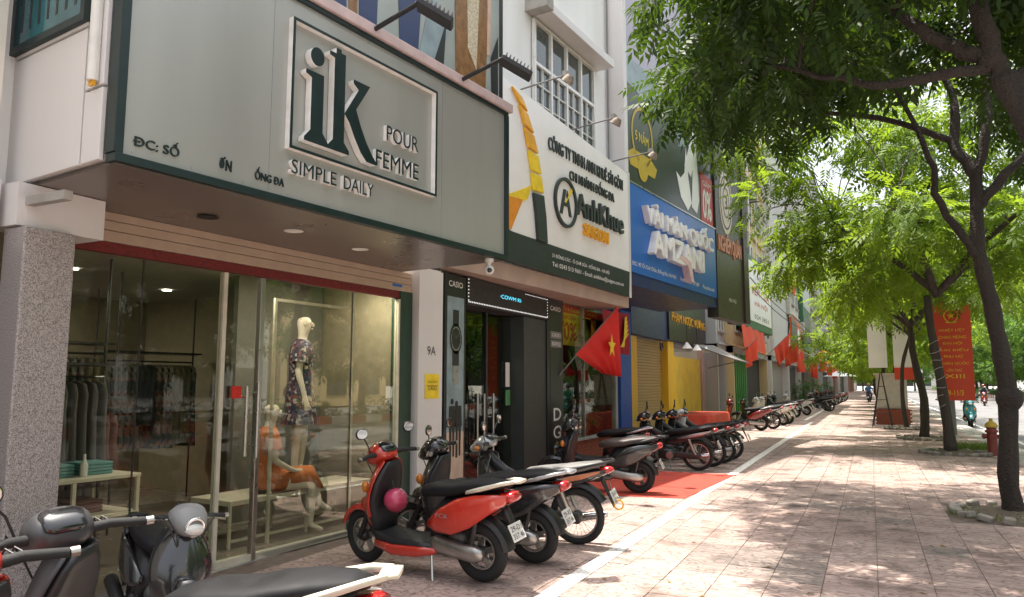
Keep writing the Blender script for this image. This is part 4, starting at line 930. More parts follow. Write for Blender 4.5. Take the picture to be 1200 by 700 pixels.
def acunit(M, y, z, lab):
    G = M @ Matrix.Translation((.1, y, z)); t = thing('air_conditioner', lab, 'air conditioner', G, 'air conditioner units on the cream building')
    MB(G).box(.0, .32, -.42, .42, 0, .6).build('casing', M_whitepanel, t, bevel=.015)
    b = MB(G); ring(b, -.1, .3, .2, .23, .325, .335, 20); 
    for r in (.06, .11, .16): ring(b, -.1, .3, r, r + .01, .325, .332, 18)
    b.build('fan_grille', M_black, t)
    b = MB(G); b.box(-.1, .4, -.35, -.31, -.06, 0); b.box(-.1, .4, .31, .35, -.06, 0); b.build('bracket', M_pole, t)
t, M = shophouse(-5.5, 30.4, 32.3, 8.2, M_greybld, 'narrow grey house squeezed between yellow wall and cream building', 2, mat('beige_door', (.4, .3, .22), .6), cols=1); 
t, M5 = shophouse(-5.2, 32.4, 44, 15, M_creambld, 'cream yellow building with air conditioners and a green shop door', 4, M_dark, cols=3)
MB(M5).box(-.4, -.2, 1.0, 5.2, 0, 2.9).build('green_door', M_green, t)
for i in range(7): MB(M5).box(-.2, -.17, 1.1 + i * .58, 1.14 + i * .58, 0, 2.9).build('door_rib', M_green, t)
acunit(M5, 1.6, 7.1, 'lowest air conditioner box on the cream building beside the brown signboard')
acunit(M5, 2.2, 10.6, 'upper left air conditioner box on the cream building just below the leaves')
acunit(M5, 6.6, 11.0, 'upper right air conditioner box on the cream building under the leaves')
MB(M5).tube([(.12, 5.4, 3.2), (.12, 5.4, 15)], .06).build('drain_pipe', M_whitepaint, t)
b = MB(M5)
for z in (6.6, 8.9): b.tube([(.1, 1.0, z), (1.0, 1.0, z), (1.0, 4.8, z), (.1, 4.8, z)], .03, 6)
for y in (1, 2.9, 4.8): b.tube([(1.0, y, 6.6), (1.0, y, 8.9)], .02, 6)
b.build('balcony_rail', M_whitepaint, t)
# lightbox sign
G = Fr(-4.75, 33.2, 2)
lb = thing('framed_lightbox_sign', 'upright white lightbox sign with red text in a dark green frame', 'sign', G)
MB(G).box(-.4, .0, 0, 7.6, 4.1, 7.5).build('sign_box', M_greensign, lb, bevel=.02); MB(G).box(.0, .03, 1.2, 7.2, 4.45, 7.2).build('sign_face', M_signwhite, lb)
text('lettering', 'RÈM CỬA', G, lb, .03, 1.8, 6.6, 5.7, 6.2, M_signred, bold=.04); text('lettering', 'HÀ NỘI', G, lb, .03, 2.4, 6.0, 5.15, 5.5, M_signred, bold=.03); text('lettering', '024 3851', G, lb, .03, 2.2, 6.2, 4.6, 4.8, M_ink)
text('lettering', 'ABC', G, lb, .03, 3.2, 5.2, 6.5, 6.75, M_ink)
t, M6 = shophouse(-5.0, 44.2, 54, 16, M_ribbed, 'tall white ribbed metal clad building past the lightbox sign', 1, mat('grey_door', (.3, .27, .25), .6), cols=1)
rb = None
for i in range(40):
    if rb is None: rb = MB(M6).box(.12, .2, .05, .16, 3.3, 16).build('cladding_rib', M_ribbed, t)
    else: o = rb.copy(); C.objects.link(o); o.parent = t; o.location = rb.location + Vector((0, i * .243, 0))
G = Fr(-4.7, 54.2, 0)
sgn = thing('orange_signboard', 'orange and dark grey signboard beside the white ribbed building', 'sign', G)
MB(G).box(-.3, 0, 0, 7.5, 3.4, 6.2).build('sign_panel', M_orangesign, sgn); MB(G).box(0, .02, 0, 4.0, 3.6, 6.1).build('grey_half', M_darkpanel, sgn); MB(G).plate(circ(5.4, 4.9, .8, 20), .01, .03).build('emblem', M_signwhite, sgn)
t, M7 = shophouse(-5.0, 54.2, 64, 17, M_palebld, 'pale building with red sign letters above the orange signboard', 4, cols=3)
text('red_lettering', 'M7', M7, t, .16, .6, 6.4, 8.2, 10.4, M_signred, ext=.1, bold=.03)
t, M8 = shophouse(-5.1, 64.3, 74, 13, M_greybld, 'dark fronted building with a green shop sign', 3, cols=3)
G = Fr(-4.7, 65, 0); sgn = thing('green_signboard', 'green and black shop sign beyond the orange one', 'sign', G)
MB(G).box(-.3, 0, 0, 8.5, 4.4, 10.5).build('sign_panel', M_greensign, sgn); MB(G).box(0, .02, .4, 8, 5.2, 7.2).build('dark_print', M_darkpanel, sgn); MB(G).box(0, .025, .4, 8, 8, 10.2).build('white_print', M_printgrey, sgn)
G = Fr(-4.4, 65, 0); sgn = thing('striped_awning', 'red and white striped shop awning under the green sign', 'awning', G)
for i in range(10): MB(G).add([(-.4, i * .9, 4.2), (1.0, i * .9, 3.5), (1.0, i * .9 + .88, 3.5), (-.4, i * .9 + .88, 4.2), (-.4, i * .9, 4.14), (1.0, i * .9, 3.44), (1.0, i * .9 + .88, 3.44), (-.4, i * .9 + .88, 4.14)], [(0, 1, 2, 3), (4, 5, 6, 7), (0, 1, 5, 4), (1, 2, 6, 5), (2, 3, 7, 6), (3, 0, 4, 7)]).build('awning_panel', M_orangesign if i % 2 else M_signwhite, sgn)
shophouse(-5.0, 74.3, 86, 11, mat('olive_building', (.35, .34, .2), .8), 'low olive building before the tall grey tower', 3, cols=3)
shophouse(-4.6, 86.3, 106, 24, M_greybld, 'tall plain grey tower house', 7, cols=3)
shophouse(-4.4, 106.5, 122, 15, M_pinkbld, 'pink distant building beyond the grey tower', 4, cols=4)
shophouse(-4.0, 122.5, 150, 21, M_palebld, 'tall pale distant building near the end of the street', 6, cols=5)
shophouse(-3.2, 150.5, 175, 13, mat('brick_building', (.40, .22, .16), .8), 'reddish distant building, last before the street bends', 4, cols=5)
t, M9 = shophouse(-3.0, 190, 205, 12, M_palebld, 'pale building closing the far end of the pavement', 3, cols=4)
# houses across the road (seen in the reflections and between the trees)
for i, (y0, w, h, m, nm) in enumerate(((-24, 9, 13, M_palebld, 'pale'), (-14, 8, 10, M_creambld, 'cream'), (-5, 8, 15, M_white, 'white'), (4, 7, 11, M_pinkbld, 'pink'), (12, 9, 14, M_greybld, 'grey'), (22, 10, 12, M_white, 'white'), (33, 10, 16, M_creambld, 'cream'))):
    M = Matrix.Translation((30, y0 + w, 0)) @ Matrix.Rotation(math.pi, 4, 'Z'); t = thing('opposite_house', f'{nm} house across the road, {("first","second","third","fourth","fifth","sixth","seventh")[i]} of the row mirrored in the shop glass', 'building', M, 'houses across the road')
    MB(M).box(-8, 0, 0, w, 0, h).build('wall', m, t)
    for f in range(int(h / 3.4)):
        for k in range(3): MB(M).box(0, .05, w * (k + .22) / 3, w * (k + .78) / 3, .8 + f * 3.4, 2.6 + f * 3.4).build('window', M_winglass, t)
for i, (x, y0, w, h, m, nm) in enumerate(((34, 120, 30, 17, M_palebld, 'pale'), (26, 160, 24, 22, M_white, 'white'), (12, 230, 30, 18, M_palebld, 'beige'))):
    M = Matrix.Translation((x, y0, 0)); t = thing('distant_block', f'{nm} distant apartment block across the road, {("nearest", "middle", "farthest")[i]} of three', 'building', M)
    MB(M).box(0, 14, 0, w, 0, h).build('wall', m, t)
    for f in range(int(h / 3.3)):
        for k in range(4): MB(M).box(1 + k * 3.2, 2.8 + k * 3.2, -.06, 0, 1 + f * 3.3, 2.7 + f * 3.3).build('window', M_winglass, t)
# orange banners, red valances, lantern, parasol along the row
def valance(x, y0, y1, z0, z1, lab, m=M_bannerred):
    G = Fr(x, y0); t = thing('red_valance', lab, 'banner', G)
    n = 14; b = MB(G); L = y1 - y0; vs = []
    for j in range(2):
        for i in range(n + 1): vs.append((.06 * math.sin(i * 1.7) + (.1 if j else 0), L * i / n, (z1, z0 + .08 * math.sin(i * 2.1))[j]))
    b.add(vs, [(i, i + 1, n + 2 + i, n + 1 + i) for i in range(n)]); b.build('cloth', m, t, smooth='all'); MB(G).tube([(0, 0, z1), (0, L, z1)], .02, 6).build('rod', M_pole, t)
valance(-4.6, 31.0, 38.5, 3.05, 4.05, 'wide red cloth valance over the green door')
def hangflag(x, y, z, s, lab, flip=1):
    G = Fr(x, y, random.uniform(-25, 15)); t = thing('red_flag', lab, 'flag', G, 'small red flags on slanted sticks'); q = lambda a: a * random.uniform(.75, 1.25)
    tx, ty, tz = .8 * s * random.uniform(.6, 1.1), .9 * s * flip * random.uniform(.2, 1.1), z + .9 * s * random.uniform(.6, 1)
    MB(G).tube([(-.3, -.4 * s, z - .5 * s), (tx, ty, tz)], .016, 6).build('stick', M_pole, t)
    a = Vector((tx, ty, tz)); c = Vector((-.3, -.4 * s, z - .5 * s)).lerp(a, .42)
    cloth(G, [tuple(a), tuple(c), (c.x + q(.12), c.y + q(.2 * s), c.z - q(.75 * s)), (a.x - q(.1), a.y - q(.15 * s), a.z - q(1.25 * s))], 14, 10, .07 * q(1), random.uniform(1.3, 2.6)).build('flag_cloth', M_bannerred, t, smooth='all')
hangflag(-4.7, 31.6, 3.0, .85, 'small red flag hanging under the grey awning')
hangflag(-4.6, 40.5, 3.35, 1.1, 'red flag past the wide red valance, near the ribbed building')
hangflag(-4.5, 43.5, 3.4, 1.3, 'pointed red flag blowing outwards in front of the white ribbed building')
hangflag(-4.5, 52, 3.2, 1.2, 'dark orange flag under the orange signboard')
for i in range(4): hangflag(-4.2 + .1 * i, 60 + i * 9.5, 3.0 + .3 * (i % 2), 1.25 - .2 * (i % 3), f'{("first","second","third","fourth","fifth","sixth")[i]} of the distant red flags in a row toward the street end')
G = Fr(-3.6, 74); t = thing('orange_lantern', 'round glowing orange lantern hanging over far shop fronts', 'lantern', G)
MB(G).ball((0, 0, 4.0), (.75, .75, .65)).build('lantern_body', mat('lantern_orange', (.85, .30, .03), .6, emit=.15), t, smooth='all'); MB(G).tube([(0, 0, 4.6), (0, 0, 5.4)], .03).build('cord', M_dwire, t)
G = Fr(-2.9, 88); t = thing('white_parasol', 'white parasol over far parked motorbikes', 'parasol', G)
b = MB(G); n = 8; b.add([(0, 0, 3.1)] + [(1.7 * math.cos(2 * math.pi * k / n), 1.7 * math.sin(2 * math.pi * k / n), 2.4) for k in range(n)], [(0, k + 1, (k + 1) % n + 1) for k in range(n)]); b.build('canopy', M_signwhite, t); MB(G).tube([(0, 0, 0), (0, 0, 3.1)], .03).build('pole', M_pole, t)
# red mat in front of the watch shop
o = MB().add([(-4.95, 10.2, .002), (-2.42, 10.6, .002), (-2.2, 13.7, .002), (-4.95, 13.6, .002), (-4.95, 10.2, .009), (-2.42, 10.6, .009), (-2.2, 13.7, .009), (-4.95, 13.6, .009)], [(3, 2, 1, 0), (4, 5, 6, 7), (0, 1, 5, 4), (1, 2, 6, 5), (2, 3, 7, 6), (3, 0, 4, 7)]).build('door_mat', M_redmat)
tag(o, 'large flat red mat on the paving in front of the watch shop', 'mat')
# red cloth covered stall
G = Fr(-4.1, 19.7); t = thing('covered_stall', 'low stall under an orange red cloth beside the parked motorbikes', 'stall', G)
MB(G).box(-.45, .45, -.8, 1.6, .0, .8).build('table', M_brownedge, t)
b = MB(G); vs = []; n = 40
ring0 = [(-.5, -.85), (.5, -.85), (.5, 1.65), (-.5, 1.65)]
per = []
for i in range(4):
    a, c = ring0[i], ring0[(i + 1) % 4]
    for k in range(10): per.append((a[0] + (c[0] - a[0]) * k / 10, a[1] + (c[1] - a[1]) * k / 10))
for (z, g) in ((.83, .0), (.8, .03), (.45, .10), (.06, .16)):
    for i, (x, y) in enumerate(per): f = 1 + g * (1.0 + .8 * math.sin(i * 1.9)); vs.append((x * f, (y - .4) * (1 + g * .6 * (1 + .6 * math.sin(i * 2.3))) + .4, z))
b.add(vs, [(j * n + i, j * n + (i + 1) % n, (j + 1) * n + (i + 1) % n, (j + 1) * n + i) for j in range(3) for i in range(n)] + [tuple(range(n))]); b.build('cloth', M_bannerred, t, smooth='all')

# ---------------------------------------------------------------- motorbikes
def wheel(M, t, x, r, w, style, steer=None, nm='wheel'):
    Mw = M if steer is None else steer
    tw = MB(Mw).torus((x, 0, r), r - w * .55, w * .55, 34, 10, sq=.95).build('wheel', M_rubber, t, smooth='all')
    b = MB(Mw)
    b.torus((x, 0, r), r - w * 1.15, .012, 30, 6, sq=2.2)
    if style == 'spoke':
        for k in range(28):
            a = 2 * math.pi * k / 28; a2 = a + (.35 if k % 2 else -.35); s = .02 if k % 4 < 2 else -.02
            b.tube([(x + .035 * math.cos(a2), s, r + .035 * math.sin(a2)), (x + (r - w * 1.15) * math.cos(a), 0, r + (r - w * 1.15) * math.sin(a))], .0022, 4, cap=False)
    else:
        for k in range(5):
            a = 2 * math.pi * k / 5 + .3; L = r - w * 1.15
            b.obox((x + L * .5 * math.cos(a), 0, r + L * .5 * math.sin(a)), (L, .03, .032), Matrix.Rotation(-a, 3, 'Y'))
            a += .35; b.obox((x + L * .55 * math.cos(a), 0, r + L * .55 * math.sin(a)), (L * .8, .02, .016), Matrix.Rotation(-a + .2, 3, 'Y'))
    b.build('rim', M_alloy if style != 'dark' else M_darkalloy, tw, smooth=True)
    b = MB(Mw); b.lathe([(0, -.07), (.03, -.07), (.045, -.045), (.055, -.03), (.055, .03), (.045, .045), (.03, .07), (0, .07)], (x, 0, r), (0, 1, 0), 16)
    b.build('hub', M_darkalloy, tw, smooth=True)
    return tw
def fender(b, x, r, a0, a1, w, t=.012, n=12):
    vs = []
    for i in range(n + 1):
        a = R(a0 + (a1 - a0) * i / n)
        for y, dr in ((-w, -.035), (-w * .75, .0), (0, .012), (w * .75, .0), (w, -.035)):
            vs.append((x + (r + dr) * math.cos(a), y, r * 0 + ZR[0] + (r + dr) * math.sin(a)))
        for y, dr in ((w * .9, -.045), (w * .6, -.012), (0, .0), (-w * .6, -.012), (-w * .9, -.045)):
            vs.append((x + (r + dr) * math.cos(a), y, ZR[0] + (r + dr) * math.sin(a)))
    m = 10
    return b.add(vs, [(i * m + k, i * m + (k + 1) % m, (i + 1) * m + (k + 1) % m, (i + 1) * m + k) for i in range(n) for k in range(m)] + [tuple(range(m)), tuple(range(n * m, n * m + m))])
ZR = [.25]
def plate_part(M, t, x, z, tilt):
    Mp = M @ Matrix.Translation((x, 0, z)) @ Matrix.Rotation(R(tilt), 4, 'Y')
    p = MB(Mp).box(-.004, .0, -.095, .095, -.07, .07).build('number_plate', M_plate, t, bevel=.002)
    Mt = Mp @ Matrix.Rotation(math.pi, 4, 'Z')
    return p, Mt
def two_wheeler(kind, M, label, body, seatm=None, trim=None, rail=None, wheelstyle='alloy', steer=12, group=None, num='29-D1', mirrors=True, lean=-5, screen=None, exhaust_side=-1):
    seatm = seatm or M_seat; trim = trim or M_black; rail = rail or M_black
    M = M @ Matrix.Rotation(R(lean), 4, 'X')
    t = thing('motor_scooter' if kind == 'scooter' else 'motorbike', label, 'scooter' if kind == 'scooter' else 'motorbike', M, group)
    if kind == 'scooter':
        r, rf, fx, hx, hz = .245, .245, 1.27, 1.02, .80
    else:
        r, rf, fx, hx, hz = .285, .285, 1.23, 1.0, .82
    ST = M @ Matrix.Translation((hx, 0, hz)) @ Matrix.Rotation(R(steer), 4, 'Z') @ Matrix.Translation((-hx, 0, -hz))
    ws = 'dark' if wheelstyle == 'dark' else wheelstyle
    wheel(M, t, 0, r, .095 if kind == 'scooter' else .065, ws)
    wheel(M, t, fx, rf, .085 if kind == 'scooter' else .058, ws, ST)
    # fork and front fender
    b = MB(ST)
    for y in (-.075, .075): b.tube([(hx + .02, y * .8, hz - .15), (fx, y, rf)], [.022, .026], 10); 
    b.tube([(fx, -.09, rf), (fx, .09, rf)], .014, 8); b.build('fork', M_alloy if kind != 'scooter' else M_black, t, smooth=True)
    ZR[0] = rf; b = MB(ST); fender(b, fx, rf + .035, 20, 168, .07 if kind == 'scooter' else .055); b.build('front_fender', body, t, smooth=True)
    if kind == 'scooter':
        # outer leg shield swept round the front, thin and tapering
        b = MB(M); rows = [(1.10, .33, .10), (1.08, .45, .19), (1.07, .60, .235), (1.03, .74, .215), (.985, .86, .16), (.95, .94, .09)]
        vs = []
        for (x, z, hw) in rows:
            for k in range(9):
                u = k / 4 - 1; vs.append((x + .09 * (1 - u * u) - .05 * abs(u) ** 3, u * hw, z + .02 * u * u))
        vs2 = [(x - .035, y * .96, z) for x, y, z in vs]; n0 = len(vs); vs += vs2; F = []
        for i in range(5):
            for k in range(8):
                a = i * 9 + k; F.append((a, a + 1, a + 10, a + 9)); F.append((a + n0, a + n0 + 9, a + n0 + 10, a + n0 + 1))
            F.append((i * 9, i * 9 + 9, n0 + i * 9 + 9, n0 + i * 9)); F.append((i * 9 + 8, n0 + i * 9 + 8, n0 + i * 9 + 17, i * 9 + 17))
        for k in range(8): F.append((k, n0 + k, n0 + k + 1, k + 1)); F.append((45 + k, 46 + k, n0 + 46 + k, n0 + 45 + k))
        b.add(vs, F); b.build('leg_shield', body, t, smooth='all', sub=1)
        MB(M).loft([(1.0, .34, .05, .13, 90), (1.02, .45, .055, .17, 85), (1.01, .60, .055, .20, 75), (.97, .74, .055, .185, 72), (.93, .86, .05, .13, 72), (.90, .93, .035, .08, 72)], 16, 3.2).build('inner_shield', trim, t, smooth='all')
        # lower nose between the shield and the front wheel
        MB(M).loft([(1.09, .50, .13, .09, 20), (1.17, .54, .09, .075, 20), (1.24, .56, .045, .05, 25)], 14).build('nose_cowl', body, t, smooth='all')
        # floorboard and lower side strips
        MB(M).loft([(.40, .27, .04, .15), (.55, .265, .045, .165), (.80, .265, .045, .165), (.98, .30, .05, .15, 20), (1.08, .37, .04, .12, 40)], 14, 4).build('floorboard', trim, t, smooth='all')
        for s in (-1, 1):
            MB(M).loft([(.36, .245, .025, .02, 0, s * .14), (.55, .225, .045, .022, 0, s * .165), (.8, .215, .045, .022, 0, s * .165), (1.0, .25, .03, .02, 15, s * .14)], 10, 3).build('side_strip', body, t, smooth='all')
        # tail body: painted side panels over a black core
        MB(M).loft([(.42, .42, .16, .12), (.30, .50, .18, .14), (.1, .58, .13, .13), (-.1, .64, .09, .11), (-.26, .68, .06, .08)], 16).build('under_seat_body', trim, t, smooth='all')
        for s in (-1, 1):
            MB(M).loft([(.44, .47, .035, .02, 20, s * .115), (.32, .505, .105, .035, 14, s * .145), (.15, .545, .15, .042, 10, s * .158), (-.02, .60, .135, .042, 10, s * .150), (-.18, .66, .085, .036, 12, s * .122), (-.31, .70, .04, .03, 14, s * .085)], 14, 2.8).build('side_panel', body, t, smooth='all')
        MB(M).loft([(.56, .70, .03, .05), (.50, .71, .055, .115), (.36, .735, .06, .145), (.18, .745, .058, .15), (.08, .77, .052, .15), (-.08, .79, .048, .13), (-.22, .80, .036, .10), (-.30, .80, .018, .05)], 18, 3).build('seat', seatm, t, smooth='all')
        MB(M).loft([(-.24, .70, .055, .085), (-.33, .71, .045, .075), (-.37, .715, .025, .05)], 14).build('tail_light', M_taillens, t, smooth='all')
        b = MB(M)
        for s in (-1, 1): b.loft([(.02, .75, .016, .018, 8, s * .15), (-.12, .785, .02, .02, 8, s * .14), (-.28, .825, .017, .018, 8, s * .10), (-.38, .84, .014, .02, 0, s * .05)], 10, 3)
        b.loft([(-.34, .835, .014, .08), (-.42, .84, .014, .06)], 10, 4)
        b.build('grab_rail', rail, t, smooth='all')
        # engine, cvt cover, exhaust
        MB(M).loft([(.44, .30, .04, .03, 0, .10), (.36, .30, .075, .045, 0, .115), (.1, .265, .065, .045, 0, .125), (-.02, .255, .07, .04, 0, .125), (-.09, .255, .04, .03, 0, .12)], 14, 2.4).build('engine_cover', M_alloy, t, smooth='all')
        MB(M).loft([(.46, .34, .08, .07), (.3, .35, .10, .09), (.12, .33, .08, .08)], 12).build('engine', M_darkalloy, t, smooth='all')
        b = MB(M); b.tube([(.4, -.1, .2), (.2, -.12, .17), (.1, -.14, .2)], .018, 8); b.tube([(.14, -.155, .22), (.08, -.16, .24), (-.24, -.165, .34), (-.28, -.165, .35)], [.03, .052, .055, .03], 14); b.build('exhaust', M_darkalloy, t, smooth=True)
        ZR[0] = r; b = MB(M); fender(b, 0, r + .05, 60, 172, .075); b.build('rear_fender', trim, t, smooth=True)
        MB(M).tube([(.04, .10, .27), (-.05, .12, .60)], .02, 8).build('shock_absorber', M_darkalloy, t)
        pl, Mt = plate_part(M, t, -.345, .44, 24)
        MB(M).loft([(-.24, .62, .06, .05), (-.30, .52, .06, .04, -10), (-.34, .40, .03, .03)], 8).build('plate_holder', trim, t, smooth='all')
        # handlebar head
        MB(ST).loft([(.89, .985, .03, .07, 10), (.94, 1.0, .07, .12, 5), (1.0, 1.0, .10, .135), (1.07, .975, .10, .12), (1.13, .94, .06, .08), (1.155, .92, .025, .04)], 18, 2.5).build('head_cowl', body, t, smooth='all')
        MB(ST).loft([(1.06, .955, .05, .105), (1.12, .94, .052, .085), (1.16, .925, .03, .05)], 14, 2.3).build('headlight', M_clear, t, smooth='all')
        MB(ST).loft([(.885, 1.02, .006, .05, 30), (.90, 1.035, .02, .08, 30), (.97, 1.08, .02, .085, 25), (1.0, 1.092, .006, .06, 25)], 14).build('instrument_cluster', M_gloss, t, smooth='all')
        gx, gz, gw = .915, 1.0, .33
        for s in (-1, 1): MB(M).ball((1.1, s * .14, .72), (.035, .03, .05)).build('indicator', M_amber, t, smooth='all')
        MB(M).tube([(.42, .12, .24), (.36, .2, .02)], .011, 6).build('kickstand', M_steel, t)
    else:
        # underbone motorbike: slim body, exposed engine
        MB(M).loft([(.62, .50, .04, .05, -25), (.45, .56, .09, .085, -10), (.25, .60, .11, .11), (.05, .65, .085, .115, 8), (-.16, .70, .06, .10, 10), (-.32, .745, .035, .06, 12)], 14, 2.8).build('body_panel', body, t, smooth='all')
        for s in (-1, 1): MB(M).loft([(.35, .60, .012, .005, 8, s * .105), (.1, .655, .03, .008, 12, s * .117), (-.1, .70, .03, .008, 14, s * .106), (-.27, .745, .012, .006, 14, s * .075)], 8).build('body_stripe', trim if trim is not M_black else M_silverp, t, smooth='all')
        MB(M).loft([(.58, .68, .02, .06, -10), (.50, .70, .045, .11, -6), (.34, .72, .05, .13), (.12, .745, .05, .135, 5), (-.08, .78, .045, .12, 6), (-.24, .81, .03, .09, 8), (-.30, .815, .014, .04, 8)], 18, 3.2).build('seat', seatm, t, smooth='all')
        MB(M).loft([(.62, .62, .06, .045, 30), (.78, .70, .06, .05, 35), (.90, .80, .055, .055, 45), (.96, .90, .04, .05, 60)], 12).build('frame_cover', M_black, t, smooth='all')
        b = MB(M); rows = [(.86, .30, .12), (.93, .40, .20), (.985, .55, .24), (1.0, .70, .20), (.99, .82, .13), (.97, .90, .07)]; vs = []
        for (x, z, hw) in rows:
            for k in range(9): u = k / 4 - 1; vs.append((x + .08 * (1 - u * u) - .10 * abs(u) ** 2.5, u * hw, z))
        n0 = len(vs); vs += [(x - .02, y * .97, z) for x, y, z in vs]; F = []
        for i in range(5):
            for k in range(8): a = i * 9 + k; F.append((a, a + 1, a + 10, a + 9)); F.append((a + n0, a + n0 + 9, a + n0 + 10, a + n0 + 1))
            F.append((i * 9, i * 9 + 9, n0 + i * 9 + 9, n0 + i * 9)); F.append((i * 9 + 8, n0 + i * 9 + 8, n0 + i * 9 + 17, i * 9 + 17))
        for k in range(8): F.append((k, n0 + k, n0 + k + 1, k + 1)); F.append((45 + k, 46 + k, n0 + 46 + k, n0 + 45 + k))
        b.add(vs, F); b.build('leg_shield', body, t, smooth='all', sub=1)
        MB(M).loft([(-.26, .75, .04, .06), (-.35, .76, .035, .055), (-.39, .765, .015, .03)], 12).build('tail_light', M_taillens, t, smooth='all')
        b = MB(M); b.tube([(-.05, .12, .78), (-.2, .13, .82), (-.36, .09, .85), (-.40, 0, .855), (-.36, -.09, .85), (-.2, -.13, .82), (-.05, -.12, .78)], .012, 8); b.build('grab_rail', rail, t, smooth=True)
        MB(M).loft([(.72, .30, .09, .06), (.6, .30, .11, .10), (.45, .30, .10, .11), (.35, .31, .06, .08)], 12, 4).build('engine', M_darkalloy, t, smooth='all')
        b = MB(M)
        for k in range(7): b.box(.66 + k * .022, .67 + k * .022, -.06, .06, .25, .39)
        b.build('cylinder_fins', M_alloy, t)
        MB(M).lathe([(0, 0), (.06, 0), (.075, -.02), (.075, -.05)], (.5, .14, .29), (0, 1, 0), 18).build('engine_cover', M_alloy, t, smooth=True)
        MB(M).loft([(.48, .29, .035, .012, 0, .085), (.4, .30, .06, .016, 0, .085), (.1, .29, .055, .016, 0, .085), (-.04, .285, .06, .016, 0, .085), (-.07, .285, .03, .012, 0, .085)], 12, 3).build('chain_case', M_darkalloy, t, smooth='all')
        b = MB(M)
        for s in (-1, 1): b.tube([(.42, s * .075, .29), (0, s * .075, .285)], .018, 8)
        b.build('swing_arm', M_black, t, smooth=True)
        for s in (-1, 1):
            b = MB(M); b.tube([(.02, s * .10, .31), (.08, s * .115, .42)], .014, 8); b.tube([(.05, s * .105, .36), (.14, s * .12, .60)], .026, 8); b.build('shock_absorber', M_steel, t, smooth=True)
        b = MB(M); b.tube([(.7, -.07, .3), (.72, -.1, .18), (.5, -.12, .15), (.3, -.13, .18)], .016, 8); b.tube([(.34, -.135, .17), (.28, -.14, .18), (-.2, -.145, .27), (-.27, -.145, .28)], [.02, .045, .048, .03], 14); b.build('exhaust', M_chrome, t, smooth=True)
        ZR[0] = r; b = MB(M); fender(b, 0, r + .06, 35, 150, .065); b.build('rear_fender', M_black, t, smooth=True)
        MB(M).loft([(-.27, .68, .05, .05), (-.32, .56, .07, .05, -15), (-.38, .42, .03, .045, -20)], 10).build('plate_holder', M_black, t, smooth='all')
        pl, Mt = plate_part(M, t, -.395, .50, 24)
        MB(ST).loft([(.86, .99, .03, .05, 10), (.91, 1.0, .055, .10, 5), (.98, 1.0, .075, .12), (1.05, .97, .075, .11), (1.11, .935, .045, .07), (1.13, .92, .02, .04)], 16, 2.4).build('head_cowl', body if screen is None else screen, t, smooth='all')
        MB(ST).loft([(1.05, .96, .045, .09), (1.10, .945, .045, .075), (1.14, .93, .025, .04)], 14, 2.3).build('headlight', M_clear, t, smooth='all')
        MB(ST).loft([(.855, 1.03, .006, .05, 30), (.87, 1.04, .018, .09, 30), (.93, 1.068, .02, .095, 25), (.97, 1.08, .006, .06, 25)], 14).build('instrument_cluster', M_gloss, t, smooth='all')
        gx, gz, gw = .87, 1.0, .34
        for s in (-1, 1): MB(ST).ball((1.03, s * .135, .95), (.03, .035, .025)).build('indicator', M_amber, t, smooth='all')
        MB(M).tube([(.5, .12, .24), (.46, .22, .02)], .011, 6).build('kickstand', M_steel, t)
    text('plate_number', num, Mt, pl, .006, -.08, .08, .008, .05, M_ink, ext=.001); text('plate_number', '357.46', Mt, pl, .006, -.08, .08, -.052, -.01, M_ink, ext=.001)
    # bars, grips, levers, mirrors
    MB(ST).tube([(gx + .06, -.2, gz - .0), (gx + .05, 0, gz - .03), (gx + .06, .2, gz)], .014, 8).build('handlebar', M_black, t, smooth=True)
    b = MB(ST)
    for s, k in ((-1, .0), (1, .0), (-1, .03)): b.tube([(gx + .08, s * (.2 + k), gz - .02), (gx + .15, s * (.17 + k), gz + .01), (gx + .17, s * (.10 + k), gz - .10), (gx + .14, s * .05, gz - .24)], .005, 5)
    b.build('brake_cables', M_black, t, smooth=True)
    for s in (-1, 1):
        MB(ST).tube([(gx + .05, s * .12, gz - .005), (gx + .045, s * .19, gz), (gx, s * (gw - .01), gz - .01)], [.022, .02, .018], 10).build('grip', M_rubber, t, smooth=True)
        MB(ST).tube([(gx, s * (gw - .01), gz - .01), (gx - .004, s * (gw + .02), gz - .01)], .019, 10).build('bar_end', M_steel, t, smooth=True)
        MB(ST).tube([(gx + .09, s * .14, gz - .01), (gx + .07, s * .22, gz - .015), (gx + .045, s * .31, gz - .03)], [.008, .007, .009], 6).build('brake_lever', M_steel, t, smooth=True)
        if mirrors:
            q = MB(ST).tube([(gx + .06, s * .16, gz + .01), (gx + .07, s * .19, gz + .10), (gx + .05, s * .25, gz + .17)], .006, 6).build('mirror_stem', M_black, t, smooth=True)
            q = MB(ST).loft([(gx + .055, gz + .20, .035, .035, 0, s * .27), (gx + .045, gz + .20, .048, .065, 0, s * .27), (gx + .03, gz + .20, .046, .062, 0, s * .27)], 16, 2.2).build('mirror', M_black, t, smooth='all')
            MB(ST).loft([(gx + .0305, gz + .20, .042, .058, 0, s * .27), (gx + .0285, gz + .20, .040, .055, 0, s * .27)], 16, 2.2).build('mirror_glass', M_mirror, q)
    return t
def HM(x, y, deg): return Matrix.Translation((x, y, 0)) @ Matrix.Rotation(R(deg), 4, 'Z')
NG = 'motorbikes parked along the shop fronts'
H0 = 160   # heading: nose to the shops, slightly up the street
red = two_wheeler('scooter', HM(-2.92, 5.52, 175), 'red scooter with black seat and cream grab rail, pink helmet hanging behind its leg shield', M_redpaint, rail=M_cream, group=NG, steer=-8)
G = ROOT[red.name]
he = thing('helmet', 'pink helmet hanging behind the leg shield of the red scooter', 'helmet', G @ Matrix.Translation((.84, .06, .61)) @ Matrix.Scale(.82, 4))
GH = ROOT[he.name]
